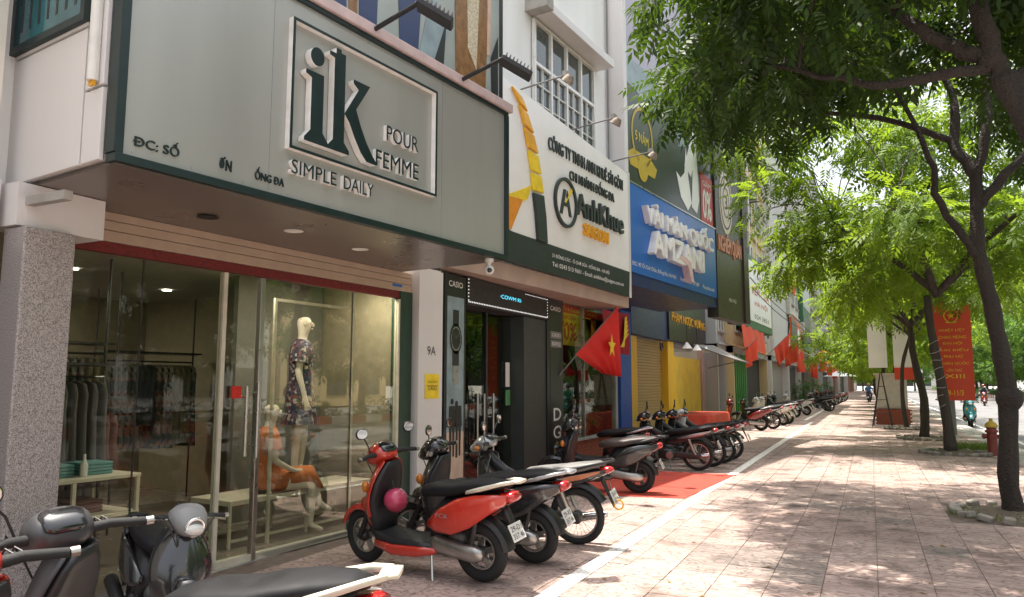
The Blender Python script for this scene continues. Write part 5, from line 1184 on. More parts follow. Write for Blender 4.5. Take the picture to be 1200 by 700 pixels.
MB(GH).lathe([(.0, .12), (.06, .108), (.098, .07), (.12, .01), (.122, -.05), (.115, -.07), (.10, -.07), (.105, -.02), (.0, .09)], (0, 0, 0), (-.25, .55, .2), 22).build('shell', M_pink, he, smooth='all')
MB(GH).lathe([(.121, -.055), (.128, -.06), (.128, -.075), (.11, -.075)], (0, 0, 0), (-.25, .55, .2), 22).build('rim_strip', M_darkred, he, smooth=True)
MB(GH).tube([(0, 0, .1), (.02, 0, .2)], .006, 6).build('strap', M_black, he)
text('decal', 'FCR', G @ Matrix.Rotation(R(90), 4, 'Z') @ Matrix.Translation((.2, -.30, .54)), red, .003, .0, .12, 0, .035, M_silverp, ext=.001)
b2 = two_wheeler('scooter', HM(-2.80, 6.28, 180), 'black scooter with white glove box lid, second behind the red scooter', M_blackpaint, rail=M_silverp, wheelstyle='alloy', group=NG, num='29-X5', steer=10)
MB(ROOT[b2.name]).loft([(.93, .66, .09, .05, 75, .05), (.89, .66, .08, .05, 75, .05)], 12, 2.4).build('glove_box_lid', M_whitepaint, b2, smooth='all')
b3 = two_wheeler('motorbike', HM(-2.72, 7.18, 184), 'black motorbike with spoked wheels and grey head cowl, third after the red scooter', M_blackpaint, seatm=mat('grey_seat_vinyl', (.16, .155, .15), .55, var=.2), trim=M_copper, wheelstyle='spoke', group=NG, num='30-K8', screen=M_silverp, steer=6)
MB(ROOT[b3.name]).torus((-.43, 0, .42), .045, .008, axis=(0, 1, .2)).build('lock_ring', M_gold, b3)
b4 = two_wheeler('scooter', HM(-3.15, 10.85, 188), 'black scooter with dark brown seat standing on the red mat', M_blackpaint, seatm=M_brownseat, trim=M_black, rail=M_black, wheelstyle='dark', group=NG, num='29-L4')
g5 = two_wheeler('motorbike', HM(-2.95, 14.1, 184), 'black motorbike with spoked wheels, nearest of the row by the yellow shutter', M_blackpaint, trim=M_silverp, wheelstyle='spoke', group=NG, num='29-H6')
g5w = two_wheeler('motorbike', HM(-2.75, 16.4, 182), 'white tailed motorbike at the far end of the row by the yellow shutter', M_whitepaint, wheelstyle='alloy', group=NG, num='29-G2')
gr = two_wheeler('scooter', HM(-3.9, 12.9, 190), 'black scooter with silver head in front of the yellow shutter', M_blackpaint, rail=M_silverp, group=NG, num='29-T7', steer=20)
dup(g5, HM(-2.85, 14.85, 186) @ Matrix.Rotation(R(-5), 4, 'X'), 'black motorbike second in the row by the yellow shutter')
dup(g5, HM(-2.78, 15.6, 181) @ Matrix.Rotation(R(-6), 4, 'X'), 'black motorbike third in the row, before the white tailed one')
# group near the green door
r2 = two_wheeler('scooter', HM(-3.45, 26.9, 188), 'small looking red scooter parked in front of the green door', M_darkred, rail=M_silverp, group=NG, num='29-C9')
bd = two_wheeler('motorbike', HM(-3.2, 28.1, 184), 'black motorbike right behind the distant red scooter', M_blackpaint, wheelstyle='dark', group=NG, num='29-B3')
w1 = two_wheeler('scooter', HM(-3.1, 30.6, 166), 'white scooter past the red one by the green door', M_whitepaint, trim=M_cream, rail=M_whitepaint, group=NG, num='29-N5')
dup(w1, HM(-3.05, 31.9, 170) @ Matrix.Rotation(R(-4), 4, 'X'), 'second white scooter, farther from the green door')
dup(r2, HM(-3.3, 34.5, 166) @ Matrix.Rotation(R(-5), 4, 'X'), 'dull red scooter beyond the two white scooters')
dup(bd, HM(-3.4, 36.5, 160) @ Matrix.Rotation(R(-5), 4, 'X'), 'black motorbike under the pointed red flag')
dup(gr, HM(-3.3, 38.4, 168) @ Matrix.Rotation(R(-5), 4, 'X'), 'black scooter with silver head before the ribbed building')
dup(w1, HM(-3.0, 41.0, 166) @ Matrix.Rotation(R(-5), 4, 'X'), 'white scooter in front of the ribbed building')
dup(bd, HM(-2.2, 47, 176) @ Matrix.Rotation(R(-5), 4, 'X'), 'black motorbike standing out near the white line, broadside on')
dup(bd, HM(-2.4, 48.2, 172) @ Matrix.Rotation(R(-5), 4, 'X'), 'black motorbike just behind the broadside one')
for i in range(9): dup([bd, g5, r2][i % 3], HM(-2.6 + .05 * i, 52 + i * 3.1, 165 + (i * 37 % 11)) @ Matrix.Rotation(R(-5), 4, 'X'), f'{("first","second","third","fourth","fifth","sixth","seventh","eighth","ninth")[i]} far parked motorbike past the broadside black one')
# near left corner
A = two_wheeler('scooter', HM(-1.90, 2.02, 207), 'red scooter cut off by the lower left corner', M_redpaint, group=NG, num='29-A1', mirrors=False, steer=-38)
B = two_wheeler('scooter', HM(-2.18, 2.52, 204), 'black scooter in the near left foreground with black seat, cream tail rack and white tail', mat('matt_black_paint', (.035, .035, .04), .45, coat=.2, var=.1), rail=M_cream, group=NG, num='29-Y6', steer=-38)
for o in [q for q in bpy.data.objects if q.parent == B and q.name.split('.')[0] in ('mirror', 'mirror_stem') and sum(v.co.y for v in q.data.vertices) < 0]:
    for q in [q for q in bpy.data.objects if q.parent == o]: bpy.data.objects.remove(q)
    bpy.data.objects.remove(o)
for o in [q for q in bpy.data.objects if q.parent == B and q.name.startswith('side_panel')]: o.data.materials[0] = M_whitepaint
D = two_wheeler('scooter', HM(-4.45, 3.5, -25) @ Matrix.Scale(.82, 4), 'black scooter with silver ring headlight backed up to the shop glass by the pillar', M_blackpaint, group=NG, num='29-S8', steer=8, mirrors=False)
MB(ROOT[D.name] @ Matrix.Translation((1.02, 0, .8)) @ Matrix.Rotation(R(8), 4, 'Z') @ Matrix.Translation((-1.02, 0, -.8))).torus((1.135, 0, .945), .062, .012, 24, 8, axis=(1, 0, -.2)).build('lamp_ring', M_chrome, D, smooth='all')
for o in [q for q in bpy.data.objects if q.parent == D and q.name.startswith('head_cowl')]: o.data.materials[0] = M_greypl
for o in [q for q in bpy.data.objects if q.parent == D and q.name.startswith('indicator')]: bpy.data.objects.remove(o)
# motorbikes and riders on the road side
def rider(M, shirt, trousers, label, helmetm):
    p = thing('person', label, 'person', M)
    J = {'pelvis': (.28, 0, .84, (.12, .15)), 'waist': (.30, 0, 1.0, (.11, .14)), 'chest': (.36, 0, 1.24, (.11, .17)), 'neck': (.40, 0, 1.40, .05), 'head0': (.42, 0, 1.47, .065), 'head1': (.43, 0, 1.55, .09), 'head2': (.42, 0, 1.63, .07)}
    for s, k in (('l', 1), ('r', -1)):
        J.update({'sh' + s: (.37, k * .19, 1.33, .055), 'el' + s: (.55, k * .27, 1.12, .042), 'wr' + s: (.80, k * .28, 1.04, .028), 'pa' + s: (.87, k * .28, 1.03, .03), 'hip' + s: (.30, k * .1, .80, .09), 'kn' + s: (.68, k * .16, .70, .062), 'an' + s: (.62, k * .17, .34, .042), 'to' + s: (.78, k * .17, .29, .035)})
    J = hands(J); skin('body', J, figure(J), M_humanskin, p, M, 1)
    tubeloft2(MB(M), [(.28, .80, .15, .19), (.30, 1.0, .14, .18), (.345, 1.2, .145, .20), (.38, 1.34, .12, .20), (.40, 1.41, .07, .08)]).build('shirt', shirt, p, smooth='all')
    for k in (1, -1):
        MB(M).tube([(.37, k * .17, 1.32), (.55, k * .27, 1.12), (.70, k * .28, 1.07)], [.075, .06, .05], 12).build('sleeve', shirt, p, smooth='all')
        MB(M).tube([(.28, k * .1, .82), (.66, k * .16, .71), (.64, k * .165, .55), (.62, k * .17, .38)], [.11, .085, .07, .065], 12).build('trouser_leg', trousers, p, smooth='all')
    face(M, 1.55, p, M_humanskin, .43)
    MB(M).lathe([(.125, -.03), (.128, .02), (.11, .08), (.07, .12), (0, .135)], (.42, 0, 1.57), (0, 0, 1), 18).build('helmet', helmetm, p, smooth='all')
def tubeloft2(b, V, n=16):
    vs = [(x + rx * math.cos(2 * math.pi * k / n), ry * math.sin(2 * math.pi * k / n), z) for (x, z, rx, ry) in V for k in range(n)]
    return b.add(vs, [(i * n + k, i * n + (k + 1) % n, (i + 1) * n + (k + 1) % n, (i + 1) * n + k) for i in range(len(V) - 1) for k in range(n)] + [tuple(range(n)), tuple(range(len(V) * n - 1, (len(V) - 1) * n - 1, -1))])
MR = Matrix.Translation((3.62, 36.2, -.13)) @ Matrix.Rotation(R(-92), 4, 'Z')
tealb = two_wheeler('scooter', MR, 'teal scooter ridden on the road behind the red banner', M_tealpaint, lean=0, steer=0, num='29-M1')
rider(MR, M_cloths_person[1], M_cloths_person[2], 'rider in a green shirt on the teal scooter behind the banner', M_gloss)
MR2 = Matrix.Translation((8.1, 70, -.13)) @ Matrix.Rotation(R(-94), 4, 'Z')
db = two_wheeler('scooter', MR2, 'dark scooter coming down the empty road', M_darkred, lean=0, steer=0, num='29-P2')
rider(MR2, M_cloths_person[2], M_cloths_person[2], 'rider in dark clothes on the road scooter', M_darkred)
MS = Matrix.Translation((-.2, 72, 0)) @ Matrix.Rotation(R(84), 4, 'Z')
sb = two_wheeler('scooter', MS, 'blue scooter on the far pavement under the trees', M_bluepaint, lean=0, steer=0, num='29-Q7')
rider(MS, M_cloths_person[0], M_cloths_person[2], 'person in a blue shirt sitting on the far blue scooter', M_hydcap)
dup(bd, HM(.8, 74.5, 80) @ Matrix.Rotation(R(-5), 4, 'X'), 'black motorbike beside the far blue scooter under the trees')

# ---------------------------------------------------------------- trees
def frond_template(npair=5, L=.30, ll=.105, lw=.036, droop=.25):
    V = []; F = []
    def leaf(p, d, u):
        d = d.normalized(); s = d.cross(u).normalized(); o = len(V)
        V.extend([p, p + d * ll * .42 + s * lw * .5 - u * .004, p + d * ll - u * ll * .12, p + d * ll * .42 - s * lw * .5 - u * .004]); F.append((o, o + 1, o + 2, o + 3))
    up = Vector((0, 0, 1))
    for i in range(npair):
        t = (i + .8) / (npair + .3); p = Vector((L * t, 0, -droop * L * t * t)); sc = 1
        for s in (-1, 1): leaf(p, Vector((.55, s * 1.0, -.35 - droop * t)), up)
    leaf(Vector((L, 0, -droop * L)), Vector((1, 0, -.6)), up)
    return np.array([tuple(v) for v in V]), np.array(F)
def foliage(name, clumps, per, m, parent, M, tmpl, scale=1.0, seed=0, shell=.55):
    """clumps: (x,y,z,rx,ry,rz[,mult]); compound leaves scattered through each clump, facing outwards and drooping"""
    g = np.random.default_rng(seed); TV, TF = tmpl; P = []; D = []
    for c in clumps:
        n = int(per * (c[6] if len(c) > 6 else 1)); d = g.normal(size=(n, 3)); d /= np.linalg.norm(d, axis=1)[:, None]
        rad = g.uniform(0, 1, n) ** (1 / 3) * (1 - shell) + shell * g.uniform(.55, 1, n)
        # leaf sprays gather in layers with gaps between them
        sp = g.normal(size=(9, 3)); sp /= np.linalg.norm(sp, axis=1)[:, None]
        dots = d @ sp.T; keep = dots.max(1) > .62 + .2 * g.uniform(size=n)
        d = d[keep]; rad = rad[keep]
        P.append(np.array(c[:3]) + d * rad[:, None] * np.array(c[3:6])); D.append(d)
    P = np.concatenate(P); D = np.concatenate(D); n = len(P)
    f = D * np.array([1, 1, .4]) + g.normal(size=(n, 3)) * .45; f[:, 2] -= .25; f /= np.linalg.norm(f, axis=1)[:, None]
    up = np.array([0, 0, 1.]) + g.normal(size=(n, 3)) * .35; s = np.cross(up, f); s /= np.linalg.norm(s, axis=1)[:, None]; u = np.cross(f, s)
    sc = g.uniform(.7, 1.25, n) * scale
    V = (TV[None, :, 0, None] * f[:, None, :] + TV[None, :, 1, None] * s[:, None, :] + TV[None, :, 2, None] * u[:, None, :]) * sc[:, None, None] + P[:, None, :]
    k = len(TV); F = (TF[None] + (np.arange(n) * k)[:, None, None]).reshape(-1, 4); V = V.reshape(-1, 3)
    me = bpy.data.meshes.new(name); me.vertices.add(len(V)); me.vertices.foreach_set('co', V.astype(np.float32).ravel())
    me.loops.add(F.size); me.loops.foreach_set('vertex_index', F.ravel().astype(np.int32)); me.polygons.add(len(F))
    me.polygons.foreach_set('loop_start', np.arange(0, F.size, 4, dtype=np.int32)); me.polygons.foreach_set('loop_total', np.full(len(F), 4, np.int32)); me.update()
    me.materials.append(m); o = bpy.data.objects.new(name, me); C.objects.link(o); o['kind'] = 'stuff'
    if parent: o.parent = parent
    return o
def wobble(pts, amp, seed, sub=4):
    g = random.Random(seed); P = [Vector(p) for p in pts]; out = []
    for i in range(len(P) - 1):
        a = P[max(i - 1, 0)]; b_, c = P[i], P[i + 1]; d = P[min(i + 2, len(P) - 1)]
        for k in range(sub):
            t = k / sub; q = .5 * ((2 * b_) + (c - a) * t + (2 * a - 5 * b_ + 4 * c - d) * t * t + (3 * b_ - a - 3 * c + d) * t ** 3)
            if out: q = q + Vector((g.uniform(-amp, amp), g.uniform(-amp, amp), 0))
            out.append(q)
    return out + [P[-1]]
def tree(M, label, trunk, r0, limbs, clumps, per, leafm, tmpl, scale=1, seed=1, group='street trees along the kerb', bark=None, twign=3):
    bark = bark or M_bark; t = thing('street_tree', label, 'tree', M, group); g = random.Random(seed)
    tp = wobble(trunk, r0 * .06, seed); n = len(tp)
    rr = [r0 * (1.28 if i == 0 else 1.1 if i == 1 else 1) * (1 - .42 * i / n) * (1 + .07 * math.sin(i * 1.9 + seed)) for i in range(n)]
    b = MB(M); b.tube(tp, rr, 14); b.build('trunk', bark, t, smooth='all')
    allp = [(p, rr[i]) for i, p in enumerate(tp) if i > n * .55]
    for j, (pts, rl) in enumerate(limbs):
        lp = wobble(pts, .03, seed + j); m = len(lp); rs = [rl * (1 - .68 * i / m) * (1 + .06 * math.sin(i * 2.3 + j)) for i in range(m)]
        MB(M).tube(lp, rs, 10).build('limb', bark, t, smooth='all'); allp += [(p, rs[i]) for i, p in enumerate(lp)]
    b = MB(M)
    for c in clumps:
        cc = Vector(c[:3]); near = min(allp, key=lambda q: (q[0] - cc).length + max(0, q[0].z - cc.z))
        mid = near[0].lerp(cc, .5) + Vector((0, 0, .15)); e = wobble([near[0], mid, cc], .04, g.random())
        b.tube(e, [min(near[1] * .6, .045) * (1 - .7 * i / len(e)) for i in range(len(e))], 6, cap=False)
        for k in range(twign):
            d = Vector((g.uniform(-1, 1) * c[3], g.uniform(-1, 1) * c[4], g.uniform(-.6, .8) * c[5])) * .8
            s = mid.lerp(cc, g.random()); b.tube(wobble([s, s.lerp(cc + d, .5) + Vector((0, 0, .08)), cc + d], .03, g.random(), 3), [.014, .012, .011, .009, .007, .005, .004], 5, cap=False)
    b.build('twigs', bark, t, smooth='all', kind='stuff')
    foliage('foliage', clumps, per, leafm, t, M, tmpl, scale, seed)
    return t
T5 = frond_template(); TN = frond_template(5, .36, .145, .052, .35); T4 = frond_template(3, .30, .15, .07); TS_ = frond_template(4, .22, .09, .035)
def cl(*a): return list(a)
# nearest tree, just outside the right edge, its limb crossing the upper right corner
g = random.Random(31)
def trim(M, cs): return [c for c in cs if (M @ Vector(c[:3])).x - .75 * c[3] > -.262 * (M @ Vector(c[:3])).y]
def cloud(n, x, y, z, rx, rz=.7, m=1): return [(g.uniform(*x), g.uniform(*y), g.uniform(*z), rx * g.uniform(.8, 1.2), rx * g.uniform(.8, 1.2), rz * g.uniform(.8, 1.2), m) for _ in range(n)]
M = Fr(1.75, 7.0)
tree(M, 'nearest tree just beyond the right edge, its thick dark limb crossing the top corner',
     [(0, 0, -.05), (.02, .0, 1.2), (-.1, .0, 2.6), (-.48, .0, 3.7), (-.64, 0, 4.12)], .16,
     [([(-.64, 0, 4.1), (-.74, 0, 4.28), (-.95, .02, 4.42), (-1.2, .05, 4.65), (-1.5, .1, 5.1), (-1.9, .2, 5.6)], .08), ([(-.72, 0, 4.2), (-1.2, 0, 4.2), (-1.5, 0, 4.2), (-1.85, .1, 4.35), (-2.6, .2, 4.7), (-3.3, .4, 5.1)], .05), ([(-.68, 0, 4.2), (-.76, 0, 4.8), (-.7, .2, 5.6), (-.6, .3, 6.2)], .09), ([(-.6, 0, 4.0), (.1, .2, 4.6), (.8, .3, 5.2)], .08)],
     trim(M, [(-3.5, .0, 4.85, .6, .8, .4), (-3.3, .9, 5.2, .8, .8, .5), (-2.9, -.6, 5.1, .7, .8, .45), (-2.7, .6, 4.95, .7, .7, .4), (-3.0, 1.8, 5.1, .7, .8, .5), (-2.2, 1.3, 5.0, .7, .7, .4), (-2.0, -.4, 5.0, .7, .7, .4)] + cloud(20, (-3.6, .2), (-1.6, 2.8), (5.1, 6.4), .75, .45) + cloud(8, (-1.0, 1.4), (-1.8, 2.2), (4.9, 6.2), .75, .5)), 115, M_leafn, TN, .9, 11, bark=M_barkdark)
# second tree: leaning trunk with the knot at the right
M = Fr(1.52, 11.05)
tree(M, 'dark leaning tree with a swollen knot on its trunk, in the right stone ringed pit',
     [(0, 0, -.05), (-.04, 0, .5), (.02, 0, 1.4), (-.03, 0, 2.1), (-.11, 0, 2.8), (-.18, 0, 3.3), (-.16, 0, 4.0), (-.15, 0, 4.35)], .118,
     [([(-.15, 0, 4.3), (-.35, .1, 4.8), (-.3, .2, 5.5), (-.6, .4, 6.4)], .085), ([(-.14, 0, 4.3), (.02, 0, 4.9), (.06, .1, 5.6), (.2, .2, 6.6)], .07), ([(-.12, 0, 3.9), (.3, 0, 4.4), (.9, .1, 4.9), (1.6, .2, 5.6)], .07), ([(-.18, 0, 3.15), (-.36, 0, 3.5), (-.62, 0, 4.1), (-.66, 0, 4.6), (-1.0, .1, 5.6), (-1.5, .3, 6.4)], .062), ([(-.35, .1, 4.8), (-1.2, .2, 5.3), (-2.2, .3, 5.6), (-3.2, .5, 6.2)], .05)],
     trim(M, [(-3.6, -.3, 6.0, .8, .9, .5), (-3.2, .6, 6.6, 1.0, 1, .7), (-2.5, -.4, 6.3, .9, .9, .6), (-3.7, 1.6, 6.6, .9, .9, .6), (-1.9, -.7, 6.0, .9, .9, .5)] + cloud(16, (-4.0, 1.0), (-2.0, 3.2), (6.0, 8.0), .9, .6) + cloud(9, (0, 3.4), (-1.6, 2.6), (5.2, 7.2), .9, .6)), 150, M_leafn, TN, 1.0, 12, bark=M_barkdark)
MB(M).ball((.03, .0, 1.42), (.15, .14, .17), 16, 12).build('trunk_knot', M_barkdark, [o for o in bpy.data.objects if o.get('label', '').startswith('dark leaning')][0], smooth='all')
# third, wrapped in wire
def std(seed, h=3.6, R0=.14, spread=2.6, zc=5.4):
    g = random.Random(seed); limbs = []; cls = []
    top = (g.uniform(-.3, .3), g.uniform(-.2, .2), h)
    for k in range(5):
        a = 2 * math.pi * (k + g.random() * .6) / 5; d = Vector((math.cos(a), math.sin(a), 0)); L = spread * g.uniform(.7, 1.1)
        p = [top, tuple(Vector(top) + d * L * .35 + Vector((0, 0, .8))), tuple(Vector(top) + d * L * .8 + Vector((0, 0, 1.5))), tuple(Vector(top) + d * L * 1.05 + Vector((0, 0, 2.1)))]
        limbs.append((p, R0 * .55))
        for f, dz in ((.55, .9), (.95, 1.6), (1.15, 1.1)): cls.append((*(Vector(top) + d * L * f + Vector((g.uniform(-.4, .4), g.uniform(-.4, .4), dz + g.uniform(-.4, .6)))), g.uniform(.85, 1.25), g.uniform(.85, 1.25), g.uniform(.5, .8)))
    for k in range(5): cls.append((g.uniform(-1.4, 1.4), g.uniform(-1.4, 1.4), h + g.uniform(2.2, 3.4), 1.3, 1.3, .8))
    return [(0, 0, -.05), (g.uniform(-.1, .1), 0, h * .35), (g.uniform(-.15, .15), 0, h * .7), top], R0, limbs, cls
M = Fr(1.68, 20.1); tr, r0, lm, cs = std(3, 3.7, .155)
tr = [(-.06, 0, -.05), (-.16, 0, 1.4), (-.29, 0, 2.6), (-.36, 0, 3.7)]
cs += [(-3.3, .4, 4.9, .8, .9, .5), (-3.0, 1.0, 5.8, .9, .9, .6), (-3.9, -.5, 7.2, 1.0, 1.0, .7), (-4.6, 0, 8.0, .9, .9, .6), (-3.2, .5, 8.3, 1.1, 1.1, .8), (-1.6, .5, 8.2, 1.2, 1.1, .8), (.4, .5, 8.4, 1.2, 1.1, .8), (2.0, 0, 7.2, 1.1, 1.1, .8)] + cloud(16, (-3.6, 3.4), (-2, 2), (5.4, 9.0), 1.1, .75)
t3 = tree(M, 'straight tree wrapped in loops of white wire beside the red banner', tr, .125, lm, cs, 115, M_leafm, TN, 1.15, 13)
b = MB(M); pts = []
for i in range(240):
    a = i * .22; z = .95 + 1.75 * i / 240; rr_ = .125 + .008 * math.sin(i * .7); pts.append((-.06 - .16 * z / 2 + rr_ * math.cos(a) - .02, rr_ * math.sin(a), z + .03 * math.sin(a * 1.3)))
wv_ = b.tube(pts, .0045, 5).build('wire', M_wire); tag(wv_, 'white wire coiled loosely round the straight tree trunk next to the red banner', 'wire')
wv_['group'] = 'wires'
del wv_['group']
spec = [(1.35, 25.0, 21, 'tree with a lean trunk right behind the wire wrapped one'), (1.1, 30.3, 22, 'thin tree beside the leaning ladder frame'), (.9, 36.5, 23, 'tree just past the brick based cabinet'), (.75, 43, 24, 'sixth tree from the front in the row along the kerb'), (.8, 50, 25, 'tree with dark trunk midway down the row'), (.7, 57, 26, 'tree with rounded bright crown farther down the row'), (.7, 65, 27, 'tree before the far blue scooter'), (.7, 74, 28, 'tree beside the far blue scooter')]
for i, (x, y, sd, lab) in enumerate(spec):
    tr, r0, lm, cs = std(sd, 3.3 if i < 3 else 3.0, .13 if i != 1 else .085, 2.6 if i < 3 else 2.9)
    if i >= 3: cs = [(c[0], c[1], c[2] - .35, c[3] * 1.15, c[4] * 1.15, c[5] * 1.3) for c in cs]; cs += [(random.uniform(-2.4, 1.5), random.uniform(-1, 1), random.uniform(3.2, 4.2), 1.2, 1.2, .8) for _ in range(4)]
    src = tree(Fr(x, y), lab, tr, r0, lm, cs, 125 if i < 3 else 100, M_leafm, TN if i < 2 else T4, 1.2 if i < 3 else 1.35, sd)
far_src = src
for i in range(8): dup(src, Fr(.6, 84 + i * 11) @ Matrix.Rotation(i * 1.7, 4, 'Z'), f'{("first","second","third","fourth","fifth","sixth","seventh","eighth")[i]} of the small distant trees closing the kerb row')
# trees on the median and beyond the road
tr, r0, lm, cs = std(41, 4.2, .2, 4.2); cs = [(c[0] * 1.25, c[1] * 1.25, c[2] * 1.15, c[3] * 1.6, c[4] * 1.6, c[5] * 2.0) for c in cs] + [(random.uniform(-3, 3), random.uniform(-3, 3), random.uniform(3.0, 5.0), 1.7, 1.7, 1.3) for _ in range(8)] + [(random.uniform(-2, 2), random.uniform(-2, 2), random.uniform(9, 11), 1.8, 1.8, 1.3) for _ in range(5)]
mt = tree(Fr(15.8, 58), 'broad green tree on the median across the road, nearest of its row', tr, r0, lm, cs, 150, M_leaff, T4, 1.9, 41, group='trees on the median across the road')
ords = ('second', 'third', 'fourth', 'fifth', 'sixth', 'seventh', 'eighth', 'ninth', 'tenth', 'eleventh', 'twelfth', 'thirteenth')
for i in range(11): dup(mt, Fr(15.8 + (i % 3) * .5, 69 + i * 10.5) @ Matrix.Rotation(i * 2.1, 4, 'Z') @ Matrix.Scale(1 + .12 * (i % 3), 4), f'{ords[i]} broad tree of the median row across the road')
for i, (x, y) in enumerate(((4.5, 175), (-1.5, 182), (9, 190))): dup(mt, Fr(x, y) @ Matrix.Rotation(i * 2.0, 4, 'Z'), f'{("middle","left","right")[i]} one of three big trees closing the far end of the street', group='trees at the street end')
for i in range(5): dup(mt, Fr(16, 6 + i * 10.5) @ Matrix.Rotation(i * 1.3 + 1, 4, 'Z'), f'{("first","second","third","fourth","fifth")[i]} median tree opposite the clothing shop, mirrored in its glass', group='median trees opposite the shops')
# low hedge on the median
hc = [(0, -120 + k * 2.2, .55, .9, 1.2, .5) for k in range(110)]
hd_ = foliage('hedge', hc, 60, M_leafs, None, I4, T4, 1.3, 77); hd_.location = (15.7, 130, 0); hd_['label'] = 'low green hedge on the median'; hd_['category'] = 'hedge'
# tree pits with stone rings, tufts
for i, (px, py) in enumerate(PITS):
    lab = ('stone ringed tree pit nearest on the right', 'stone ringed tree pit below the wire wrapped tree', 'third tree pit from the front', 'fourth tree pit, beside the ladder frame', 'fifth tree pit from the front', 'sixth tree pit from the front', 'seventh tree pit from the front')[i]
    G = Fr(px, py); t = thing('tree_pit', lab, 'tree pit', G, 'tree pits along the kerb'); g = random.Random(i + 5)
    vs = [(0, 0, .07)]; n = 22; b = MB(G)
    for r_, z in ((.35, .06), (.62, .012), (.86, -.02)):
        for k in range(n): a = 2 * math.pi * k / n; vs.append((r_ * math.cos(a) * (1 + g.uniform(-.08, .08)), r_ * math.sin(a) * (1 + g.uniform(-.08, .08)), z + g.uniform(-.012, .012)))
    F = [(0, 1 + k, 1 + (k + 1) % n) for k in range(n)] + [(1 + j * n + k, 1 + (j + 1) * n + k, 1 + (j + 1) * n + (k + 1) % n, 1 + j * n + (k + 1) % n) for j in range(2) for k in range(n)]
    b.add(vs, F).build('soil', M_soil, t, smooth='all')
    if i < 4:
        for k in range(17):
            a = 2 * math.pi * k / 17; L = g.uniform(.11, .2)
            MB(G).obox((.68 * math.cos(a), .74 * math.sin(a), .03), (.13, L, g.uniform(.05, .11)), Matrix.Rotation(a + g.uniform(-.3, .3), 3, 'Z') @ Matrix.Rotation(g.uniform(-.2, .2), 3, 'X')).build('stone', M_stone, t, bevel=.02)
def tuft(x, y, n, h, sp, label, seed):
    g = random.Random(seed); b = MB()
    for k in range(n):
        a = g.uniform(0, 6.28); r_ = sp * g.random() ** .6; p = Vector((x + r_ * math.cos(a), y + r_ * math.sin(a), .0)); d = Vector((math.cos(a) * .5 + g.uniform(-.4, .4), math.sin(a) * .5 + g.uniform(-.4, .4), 1)) * h * g.uniform(.5, 1.1); s = d.cross(Vector((g.uniform(-1, 1), g.uniform(-1, 1), .2))).normalized() * .008
        b.add([p - s, p + s, p + d * .6 + s * .7, p + d + Vector((d.x, d.y, -.05)) * .5, p + d * .6 - s * .7], [(0, 1, 2, 4), (4, 2, 3)])
    o = b.build('grass_tuft', M_grass, kind='stuff'); o['label'] = label; o['category'] = 'grass'
tuft(2.15, 21.6, 420, .22, .42, 'clump of grass on the kerb side between wire wrapped tree and hydrant', 4)
tuft(1.3, 10.9, 120, .10, .5, 'sparse weeds in the nearest tree pit', 6)
tuft(1.6, 20.4, 100, .10, .5, 'sparse weeds in the pit of the wire wrapped tree', 7)
# ---------------------------------------------------------------- street furniture
G = Fr(2.42, 20.0); hy = thing('fire_hydrant', 'short dull red fire hydrant with yellow cap by the kerb', 'hydrant', G)
MB(G).lathe([(0, 0), (.16, 0), (.16, .04), (.11, .05), (.105, .12), (.10, .5), (.13, .51), (.13, .56), (.1, .57), (.1, .62)], (0, 0, 0), n=20).build('barrel', M_hydrant, hy, smooth=True)
MB(G).lathe([(.1, .62), (.13, .63), (.13, .67), (.1, .72), (.04, .76), (.035, .82), (0, .82)], (0, 0, 0), n=20).build('cap', M_hydcap, hy, smooth=True)
b = MB(G)
for ax in ((1, 0, 0), (-1, 0, 0), (0, -1, 0)): b.lathe([(.05, .08), (.05, .14), (.06, .14), (.06, .18), (.02, .18), (.02, .2), (0, .2)], (0, 0, .42), ax, 14)
b.build('outlet', M_hydrant, hy, smooth=True)
G = Fr(2.15, 26.4); pl_ = thing('utility_pole', 'grey concrete utility pole carrying the red banner', 'pole', G)
MB(G).tube([(0, 0, -.02), (-.02, 0, 9)], [.16, .10], 16).build('shaft', M_pole, pl_, smooth=True)
MB(G).lathe([(0, 0), (.25, 0), (.2, .06), (0, .06)], (0, 0, 0)).build('base', M_concrete, pl_)
for z in (1.12, 4.1):
    MB(G).tube([(.72, -.2, z), (-.38, -.2, z)], .018, 8).build('banner_arm', M_pole, pl_)
GB2 = G @ Matrix.Translation((.17, -.24, -.25)) @ Matrix.Rotation(R(-90), 4, 'Z')
bn = thing('red_banner', 'tall red vertical banner with yellow emblem and lines of text hung on the utility pole', 'banner', GB2)
b = cloth(GB2, [(0, -.52, 4.33), (0, .52, 4.33), (.02, .5, 1.35), (.02, -.5, 1.35)], 10, 16, .012, 1.2); b.build('cloth', M_bannerred, bn, smooth='all')
b = MB(GB2); ring(b, 0, 3.92, .17, .2, .03, .034, 24); b.plate(star(0, 3.92, .11), .03, .034); b.plate([(-.12, 3.7), (.12, 3.7), (.16, 3.75), (-.16, 3.75)], .03, .034); b.build('emblem', M_star, bn)
for i, (s, w_) in enumerate((('NHIỆT LIỆT', .34), ('CHÀO MỪNG', .36), ('ĐẠI HỘI', .25), ('ĐẠI BIỂU', .4), ('PHỤ NỮ', .25), ('TOÀN QUỐC', .4), ('LẦN THỨ', .2), ('XIII', .26))):
    text('banner_text', s, GB2, bn, .03, -w_, w_, 3.42 - i * .20, 3.54 - i * .20, M_star, ext=.003)
text('banner_text', '9-11/3', GB2, bn, .03, -.2, .2, 1.5, 1.66, M_star, ext=.003)
G = Fr(1.05, 31.5); wb = thing('white_banner', 'pair of long white vertical banners with red foot on tree trunks past the red banner', 'banner', G)
